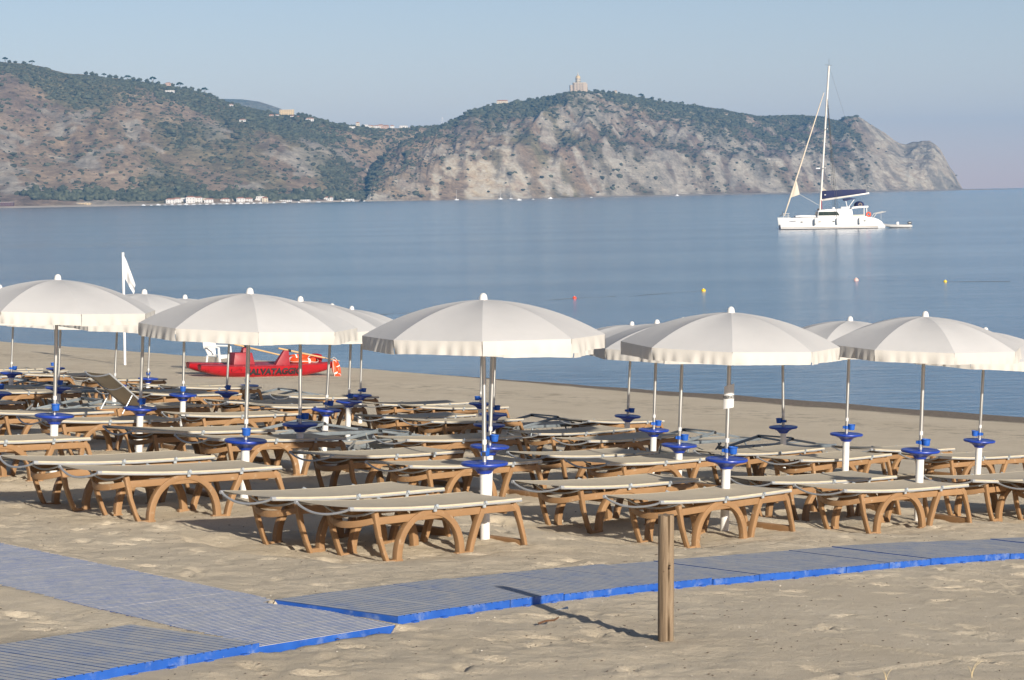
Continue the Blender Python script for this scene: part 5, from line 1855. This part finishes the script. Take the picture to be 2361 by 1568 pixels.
# green cap of the headland ridge
P = headland.scatter(1000, 0.84, 1.0, (0.20, 0.60), power=.7)
tag(put("ridge_wood", clump_mesh("ridge_wood", P, RNG.uniform(2.5, 5.5, len(P)), LUMPS1, M_wood_l, RNG.uniform(.7, 1.2, len(P)), 0.4)),
    "dense low green wood along the headland ridge", "wood", kind="stuff")


def tree_proto(kind, seed):
    rr = random.Random(seed)
    root = thing("ridge_tree", "", "tree")
    H = {'round': 9.0, 'pine': 11.0, 'cypress': 13.0}[kind]
    tr = MB().tube([(0, 0, -1.5), (0.1, 0, H * .3), (0.2, 0.1, H * .6)], [.42, .33, .2], 7)
    for a in range(4):
        t = a * 1.6 + rr.uniform(0, 1)
        tr.tube([(0.1, 0, H * .32), (math.cos(t) * 1.4, math.sin(t) * 1.4, H * .55), (math.cos(t) * 2.4, math.sin(t) * 2.4, H * .68)], [.2, .13, .07], 5)
    tr.build("trunk", M_bark, root)
    P, S, Z = [], [], []
    if kind == 'cypress':
        for q in np.linspace(0.12, 1, 16):
            P.append((rr.uniform(-.3, .3), rr.uniform(-.3, .3), H * q)); S.append(1.5 * (1 - q) ** .6 + .35); Z.append(1.3)
    else:
        n = 64
        for k in range(n):
            t = rr.uniform(0, 6.28); r = (rr.random() ** .6)
            if kind == 'pine':
                P.append((math.cos(t) * r * 4.8, math.sin(t) * r * 4.8, H * (.72 + .22 * (1 - r * r)) + rr.uniform(-.5, .5))); S.append(rr.uniform(.55, 1.25)); Z.append(.75)
            else:
                P.append((math.cos(t) * r * 3.6, math.sin(t) * r * 3.6, H * (.30 + .55 * rr.random() * (1 - .4 * r)))); S.append(rr.uniform(.6, 1.35)); Z.append(.95)
    me = clump_mesh("crown", np.array(P, float), S, LUMPS2, M_pine if kind != 'round' else M_wood_l, Z, 0)
    put("crown", me, root)
    return root


protos = {}


def tree(kind, sheet, x, y, sc, label, group, variant=0):
    key = (kind, variant)
    if key not in protos:
        protos[key] = o = tree_proto(kind, 50 + variant * 7 + len(kind))
    else:
        o = copy_tree(protos[key])
    r, e = ratio_of(x, y)
    p = sheet.at(r, b=1.0) if y is None else sheet.at(r, e)
    o.location = (p[0], p[1], p[2] - 2.5 * sc)
    o.rotation_euler = (0, 0, random.uniform(0, 6.28))
    o.scale = (sc, sc, sc * random.uniform(.85, 1.1))
    tag(o, label, "tree", group)


LR = "dark round-crowned tree on the left ridge skyline"
for i, x in enumerate((18, 30, 44, 60, 78, 205, 216, 228, 244, 258, 270, 284, 298, 312, 326, 342, 356, 370, 384, 402, 416, 430, 446, 460, 474, 490, 506)):
    yk = float(np.interp(x, (0, 50, 90, 150, 200, 260, 330, 390, 440, 480, 520), (143, 146, 152, 168, 172, 180, 188, 199, 208, 218, 235)))
    tree('round' if i % 4 else 'pine', hill_left, x, yk + 2.5, random.uniform(.95, 1.5), LR, "trees on the left ridge", i % 2)
SD = "dark tree on the slope above the saddle village"
for i, (x, y) in enumerate(((612, 262), (628, 266), (688, 270), (698, 268), (706, 270), (716, 272), (726, 276), (736, 279), (748, 282), (758, 285), (790, 292), (770, 292), (838, 297), (905, 297), (950, 296))):
    tree('round', hill_left, x, y, random.uniform(.7, 1.2), SD, "trees by the saddle village", i % 2)
CH = "dark tree on the headland crest right of the church"
for i, (x, y, s) in enumerate(((1377, 211, 1.0), (1391, 213, 1.25), (1402, 214, 1.1), (1413, 215, .9), (1426, 218, .8), (1440, 220, .7), (1455, 222, .85), (1500, 231, .6), (1530, 236, .6), (1590, 244, .5))):
    tree('round', headland, x, y, s, CH, "trees right of the church", i % 2)
tree('pine', headland, 1477, 226, 1.35, "broad umbrella pine standing apart on the headland crest", None, 0)
tree('cypress', headland, 1355, 213, 0.95, "slim cypress against the church's right wall", None, 0)
for i, (x, y) in enumerate(((1116, 251), (1140, 244), (1165, 241), (1190, 238), (1215, 235), (1240, 231), (1265, 227), (1285, 222), (1300, 218))):
    tree('round', headland, x, y, random.uniform(.6, .95), "dark tree on the headland crest left of the church", "trees left of the church", i % 2)

# ------------------------------------------------------------------ buildings of the far shore
WALLC = {'white': (0.62, 0.60, 0.57), 'cream': (0.52, 0.45, 0.34), 'pink': (0.48, 0.34, 0.27), 'stone': (0.43, 0.355, 0.28), 'yellow': (0.55, 0.42, 0.24), 'brown': (0.10, 0.05, 0.05)}
M_wall = {k: plain("wall_" + k, v, 0.85, var=0.08, scale=0.3) for k, v in WALLC.items()}
M_roof = plain("terracotta_roof", (0.36, 0.16, 0.09), 0.85, var=0.2, scale=0.4)
M_flatroof = plain("pale_roof", (0.52, 0.48, 0.43), 0.9)
M_pane = plain("far_window", (0.10, 0.10, 0.11), 0.4)


def house(label, sheet, x, y, w, h, d, wall='white', roof='tile', name="house", storeys=2, bays=3, group=None, sink=0.5, at=None):
    p = site(sheet, x, y) if at is None else np.array(at, float)
    root = thing(name, label, "building", (p[0], p[1], p[2] - sink), (0, 0, random.uniform(-.12, .12)), group)
    MB().box((0, 0, h / 2), (w, d, h)).build("wall", M_wall[wall], root)
    if roof == 'tile':
        rh = min(2.2, d * .22)
        MB().add([(-w / 2 - .4, -d / 2 - .4, h), (w / 2 + .4, -d / 2 - .4, h), (w / 2 + .4, d / 2 + .4, h), (-w / 2 - .4, d / 2 + .4, h), (-w / 2 + d * .3, 0, h + rh), (w / 2 - d * .3, 0, h + rh)],
                 [(0, 1, 5, 4), (1, 2, 5), (2, 3, 4, 5), (3, 0, 4), (3, 2, 1, 0)]).build("roof", M_roof, root)
    else:
        MB().box((0, 0, h + .2), (w + .5, d + .5, .4)).build("roof", M_flatroof, root)
    for s in range(storeys):
        for b in range(bays):
            xx = -w / 2 + w * (b + .5) / bays; zz = sink + (h - sink) * (s + .52) / storeys
            MB().box((xx, -d / 2, zz), (min(1.2, w / bays * .4), .3, min(1.6, (h - sink) / storeys * .5))).build("window", M_pane, root)
    return root


house("white two-storey villa on the left ridge among trees", hill_left, 397, 218, 18, 6, 9, 'white', 'flat', "villa", 2, 5)
house("small pink house at the top of the left ridge", hill_left, 391, 200, 11, 6, 8, 'pink', 'tile', "house", 1, 3)
house("tiny white house right of the ridge villa", hill_left, 536, 247, 8, 4, 7, 'white', 'tile', "house", 1, 2)
house("small white house on the slope below the hazy hill", hill_left, 563, 284, 12, 4, 8, 'white', 'tile', "house", 1, 3)
house("white house with red roof left of the saddle", hill_left, 716, 281, 16, 5.5, 9, 'white', 'tile', "house", 2, 4)
for i, (x, y, w, c) in enumerate(((630, 270, 9, 'pink'), (642, 271, 8, 'white'), (677, 273, 9, 'white'), (690, 275, 8, 'cream'))):
    house("little house below the big yellow block, " + ("first", "second", "third", "fourth")[i] + " from the left", hill_left, x, y, w, 4, 7, c, 'tile', "house", 1, 2, "houses below the yellow block")
house("big yellow seven-bay hotel block on the saddle ridge", hill_left, 665, 263, 30, 12.5, 12, 'yellow', 'flat', "hotel", 4, 8, sink=1)
V = ((812, 298, 15, 5, 'white', "long white house at the village's lower end"), (825, 289, 8, 8, 'cream', "tall cream house at the village's end"),
     (842, 291, 14, 6, 'white', "white house, first of the village's upper row"), (857, 291, 11, 5, 'cream', "cream house in the middle of the saddle village"),
     (868, 293, 10, 6, 'white', "white house before the red roofs of the saddle village"), (879, 292, 12, 7, 'pink', "pink house near the village's right end"),
     (890, 293, 13, 6, 'pink', "broad pink house with red roof at the village's right"), (872, 299, 14, 4, 'white', "low white house at the front of the saddle village"),
     (905, 296, 9, 5, 'white', "small white house beside the village's right trees"), (932, 293, 18, 5, 'white', "long white building right of the saddle village"),
     (852, 297, 9, 5, 'white', "white gabled house low in the saddle village"))
for x, y, w, h, c, lb in V:
    house(lb, hill_left, x, y, w, h, 8, c, 'tile' if c != 'white' or w < 14 else 'flat', "village_house", 1, max(2, int(w / 4)), "saddle village")
house("long low beige building on the headland crest", headland, 1157, 238, 24, 6, 9, 'cream', 'tile', "house", 1, 6)
house("small pale house on the crest right of the church", headland, 1418, 213, 7, 6, 6, 'cream', 'tile', "house", 1, 2)
house("tiny pale hut on the far right crest of the headland", headland, 1672, 268, 5, 4, 4, 'cream', 'tile', "hut", 1, 1)


def shore(x, off=40.0):
    r, _ = ratio_of(x, 470)
    j = 0
    i = int(np.argmin(np.abs(hill_left.X[0] / hill_left.Y[0] - r)))
    k = hill_left.Y[0, i] + off
    return (r * k, k, 2.2)


SV = ((395, 14, 7, 'white'), (410, 13, 8, 'white'), (424, 22, 9, 'white'), (441, 14, 10, 'white'), (455, 18, 9, 'white'), (470, 15, 8, 'cream'), (483, 14, 6, 'white'), (521, 14, 6, 'white'), (546, 12, 6, 'cream'), (556, 13, 7, 'white'), (575, 12, 6, 'white'), (596, 20, 9.5, 'white'), (612, 10, 7, 'cream'))
for i, (x, w, h, c) in enumerate(SV):
    house(("first", "second", "third", "fourth", "fifth", "sixth", "seventh", "eighth", "ninth", "tenth", "eleventh", "twelfth", "thirteenth")[i] + " house from the left in the white shore village",
          hill_left, x, 0, w, h, 9, c, 'tile' if i % 3 != 2 else 'flat', "shore_house", 2, max(2, int(w / 4)), "white shore village", at=shore(x, 12 + 9 * (i % 3)))
house("dark beach restaurant with white roof at the left shore", hill_left, 14, 0, 26, 7, 10, 'brown', 'flat', "restaurant", 1, 6, at=shore(14, 14))
house("long low yellow-roofed building on the left shore", hill_left, 195, 0, 22, 4, 8, 'yellow', 'flat', "boathouse", 1, 5, at=shore(195, 16))
house("white beach club with gabled roof right of the shore village", hill_left, 757, 0, 17, 6, 9, 'white', 'tile', "beach_club", 1, 5, at=shore(757, 14))
for x, w, nm in ((660, 20, "first"), (700, 24, "second"), (800, 26, "third"), (850, 28, "fourth"), (895, 24, "fifth")):
    house(nm + " of the long low white beach cabins by the wood", hill_left, x, 0, w, 2.8, 6, 'white', 'flat', "beach_cabins", 1, 6, "beach cabins", at=shore(x, 10))


# the domed church
def church():
    p = site(headland, 1331, 214)
    r, e = ratio_of(1331, 209)
    k = p[1]
    base = 4.9 + e * k
    root = thing("church", "pale stone church with tall drum and dome on the headland's peak", "church", (p[0], p[1] - 4, base), (0, 0, R(4)))
    s = 0.965
    MB().box((4.0, 4, 2.5), (28, 22, 25)).build("nave", M_wall['stone'], root)
    MB().box((-12.5, 6, 0.5), (9, 18, 21)).build("side_wing", M_wall['stone'], root)
    MB().box((18.0, 5, 1.5), (6, 18, 24)).build("side_wing", M_wall['stone'], root)
    MB().box((4.0, 4, 15.4), (29, 23, 0.9)).build("cornice", M_wall['cream'], root)
    for xx in (-6.5, -1.0, 5.5, 11.5):
        MB().box((xx, -7.6, 3), (1.6, 1.6, 23)).build("buttress", M_wall['stone'], root)
    MB().lathe([(22, -16), (18, -10), (15, -4)], 16, c=(0, 6, 0)).build("terrace", M_wall['stone'], root)
    d = MB().lathe([(5.3, 15.5), (5.3, 20.0), (5.7, 20.0), (5.7, 20.6), (5.2, 20.6), (5.2, 25.3), (5.8, 25.4), (5.8, 26.0)], 24, c=(1.0, 4, 0)).build("drum", M_wall['cream'], root)
    for k in range(12):
        a = 2 * math.pi * k / 12
        MB().box((1 + 5.25 * math.cos(a), 4 + 5.25 * math.sin(a), 23.2), (.8, .8, 2.4), rot=Matrix.Rotation(a, 3, 'Z')).build("window", M_pane, d)
        MB().box((1 + 5.35 * math.cos(a), 4 + 5.35 * math.sin(a), 17.8), (.8, .9, 3.4), rot=Matrix.Rotation(a, 3, 'Z')).build("window", M_pane, d)
    dm = MB().lathe([(5.6, 26), (5.4, 27.6), (4.8, 29.3), (3.7, 30.8), (2.1, 31.9), (1.2, 32.3)], 24, c=(1, 4, 0)).build("dome", M_wall['yellow'], root, smooth=60)
    MB().lathe([(1.1, 32.2), (1.1, 34.8), (.8, 35.6), (.2, 37.4)], 12, c=(1, 4, 0)).build("lantern", M_wall['cream'], dm)
    MB().box((1, 4, 38.2), (.4, .4, 2)).box((1, 4, 38.4), (1.4, .36, .4)).build("cross", M_wall['cream'], dm)
    for xx in (-3.8, 2.2, 8.4, 14.5):
        for zz in (1, 6, 11):
            MB().box((xx, -7.0 if xx < 14 else -4.0, zz), (1.3, .4, 2.2)).build("window", M_pane, root)


church()


def pylon():
    p = site(hill_left, 1021, 286)
    root = thing("radio_mast", "pale lattice mast on the saddle left of the headland", "mast", (p[0], p[1], p[2]))
    m = plain("pale_steel", (0.62, 0.63, 0.65), .5)
    for sx, sy in ((-1, -1), (1, -1), (1, 1), (-1, 1)):
        MB().tube([(sx * 2.2, sy * 2.2, -2), (sx * .2, sy * .2, 17)], .22, 5).build("leg", m, root)
    for z, w in ((6, 5), (10, 6.5), (13.5, 4)):
        MB().tube([(-w, 0, z - 1), (0, 0, z + .5), (w, 0, z - 1)], .16, 5).build("arm", m, root)


pylon()

# low sand spit below the headland
sp = [(120, 4420, .5), (330, 4760, 2.0), (640, 5130, 2.2), (1000, 5560, 2.4), (1130, 5745, 2.4), (1285, 6080, 1.2), (1330, 6180, .2)]
vs, fs = [], []
for i, (x, y, z) in enumerate(sp):
    vs += [(x + 6, y - 26, -1), (x, y - 8, z), (x - 14, y + 30, z), (x - 20, y + 60, -1)]
for i in range(len(sp) - 1):
    for k in range(3):
        fs.append((i * 4 + k, (i + 1) * 4 + k, (i + 1) * 4 + k + 1, i * 4 + k + 1))
tag(MB().add(vs, fs).build("sand_spit", plain("spit_sand", (0.30, 0.26, 0.22), .95, var=.15, scale=.05), smooth=0), "thin sandy spit running out from the foot of the headland", "spit", kind="structure")
# pale beach under the bay wood
vs, fs = [], []
n = hill_left.X.shape[1]
for i in range(0, n, 6):
    x, y = hill_left.X[0, i], hill_left.Y[0, i]
    vs += [(x, y - 14, -.6), (x, y + 2, 2.4), (x, y + 22, 2.9)]
m = len(vs) // 3
for i in range(m - 1):
    for k in range(2):
        fs.append((i * 3 + k, (i + 1) * 3 + k, (i + 1) * 3 + k + 1, i * 3 + k + 1))
tag(MB().add(vs, fs).build("far_beach", plain("far_sand", (0.40, 0.34, 0.27), .95, var=.15, scale=.05), smooth=0), "narrow pale beach along the far bay", "beach", kind="structure")


# boats off the far shore
def far_boat_mesh():
    h = MB()
    L, w = 5.0, 1.9
    prof = [(-.5, .5), (-.45, .95), (-.2, 1.0), (.2, .92), (.4, .5), (.5, .06)]
    vs, fs = [], []
    for q, k in prof:
        vs += [(q * L, -k * w / 2, .9 + max(0, q) * .4), (q * L, -k * w * .33, -.2), (q * L, k * w * .33, -.2), (q * L, k * w / 2, .9 + max(0, q) * .4)]
    for i in range(5):
        for k in range(3):
            fs.append((i * 4 + k, i * 4 + k + 1, (i + 1) * 4 + k + 1, (i + 1) * 4 + k))
        fs.append((i * 4, (i + 1) * 4, (i + 1) * 4 + 3, i * 4 + 3))
    fs.append((0, 3, 2, 1))
    return h.add(vs, fs).mesh("hull", M_gel)


FB = far_boat_mesh()
FCAB = MB().box((-.2, 0, 1.3), (1.6, 1.1, .8), taper=.8).mesh("cabin", M_gel)
FMAST = MB().tube([(0, 0, .6), (0, 0, 11.5)], .16, 6).mesh("mast", M_mast)


def far_boat(label, x, dist, sc, mast=False, group=None, cab=True):
    r, _ = ratio_of(x, 465)
    o = thing("moored_boat", label, "boat", (r * dist, dist, 0), (0, 0, random.uniform(-.5, .5) + (math.pi if random.random() < .5 else 0)), group)
    o.scale = (sc, sc, sc)
    put("hull", FB, o)
    if cab:
        put("cabin", FCAB, o)
    if mast:
        put("mast", FMAST, o)


def shore_y(x, off):
    return shore(x, off)[1]


for i, x in enumerate((332, 350, 366, 381, 398, 415, 430, 448, 462, 478, 493, 508, 524, 540, 556, 571, 586, 617, 632, 655, 690, 735, 790, 815, 840, 868, 905, 925)):
    far_boat("small white boat moored along the village beach", x, shore_y(x, -25 - random.uniform(0, 35)), random.uniform(.8, 1.4), False, "boats along the village beach", i % 2 == 0)
far_boat("white sailing boat moored just right of the shore village", 601, shore_y(601, -90), 1.3, True)
far_boat("white sailing boat moored at the left foot of the headland", 1053, 3650, 1.3, True)
far_boat("two-coloured sailing boat moored below the chapel cliff", 1154, 3700, 1.35, True)
far_boat("sailing boat moored next to another below the cliff", 1178, 3750, 1.1, True)
far_boat("small white motorboat farthest out below the cliff", 1197, 2600, 1.0)
far_boat("tiny white motorboat under the domed church", 1229, 2900, .7)
far_boat("white motorboat right of the tiny one under the church", 1269, 3300, 1.2)
far_boat("small pale boat close under the middle cliffs", 1363, 3600, .8)
far_boat("dark-masted sailing boat under the right cliffs", 1561, 4300, 1.3, True)

# ------------------------------------------------------------------ the hazy air over the bay
hz = MB().box((0, 7100, 214), (27000, 15200, 432)).build("haze", None, smooth=0)
hz.data.materials.clear()
hm, nt, nd, ln, p = newmat("haze_air")
nd.remove(p)
pv = nd.new("ShaderNodeVolumePrincipled")
pv.inputs["Color"].default_value = (0.18, 0.46, 0.82, 1)
pv.inputs["Density"].default_value = 7.2e-5
pv.inputs["Anisotropy"].default_value = 0.0
ln.new(pv.outputs[0], nd["Material Output"].inputs["Volume"])
hz.data.materials.append(hm)
tag(hz, "thin morning haze over the bay", "haze", kind="stuff")
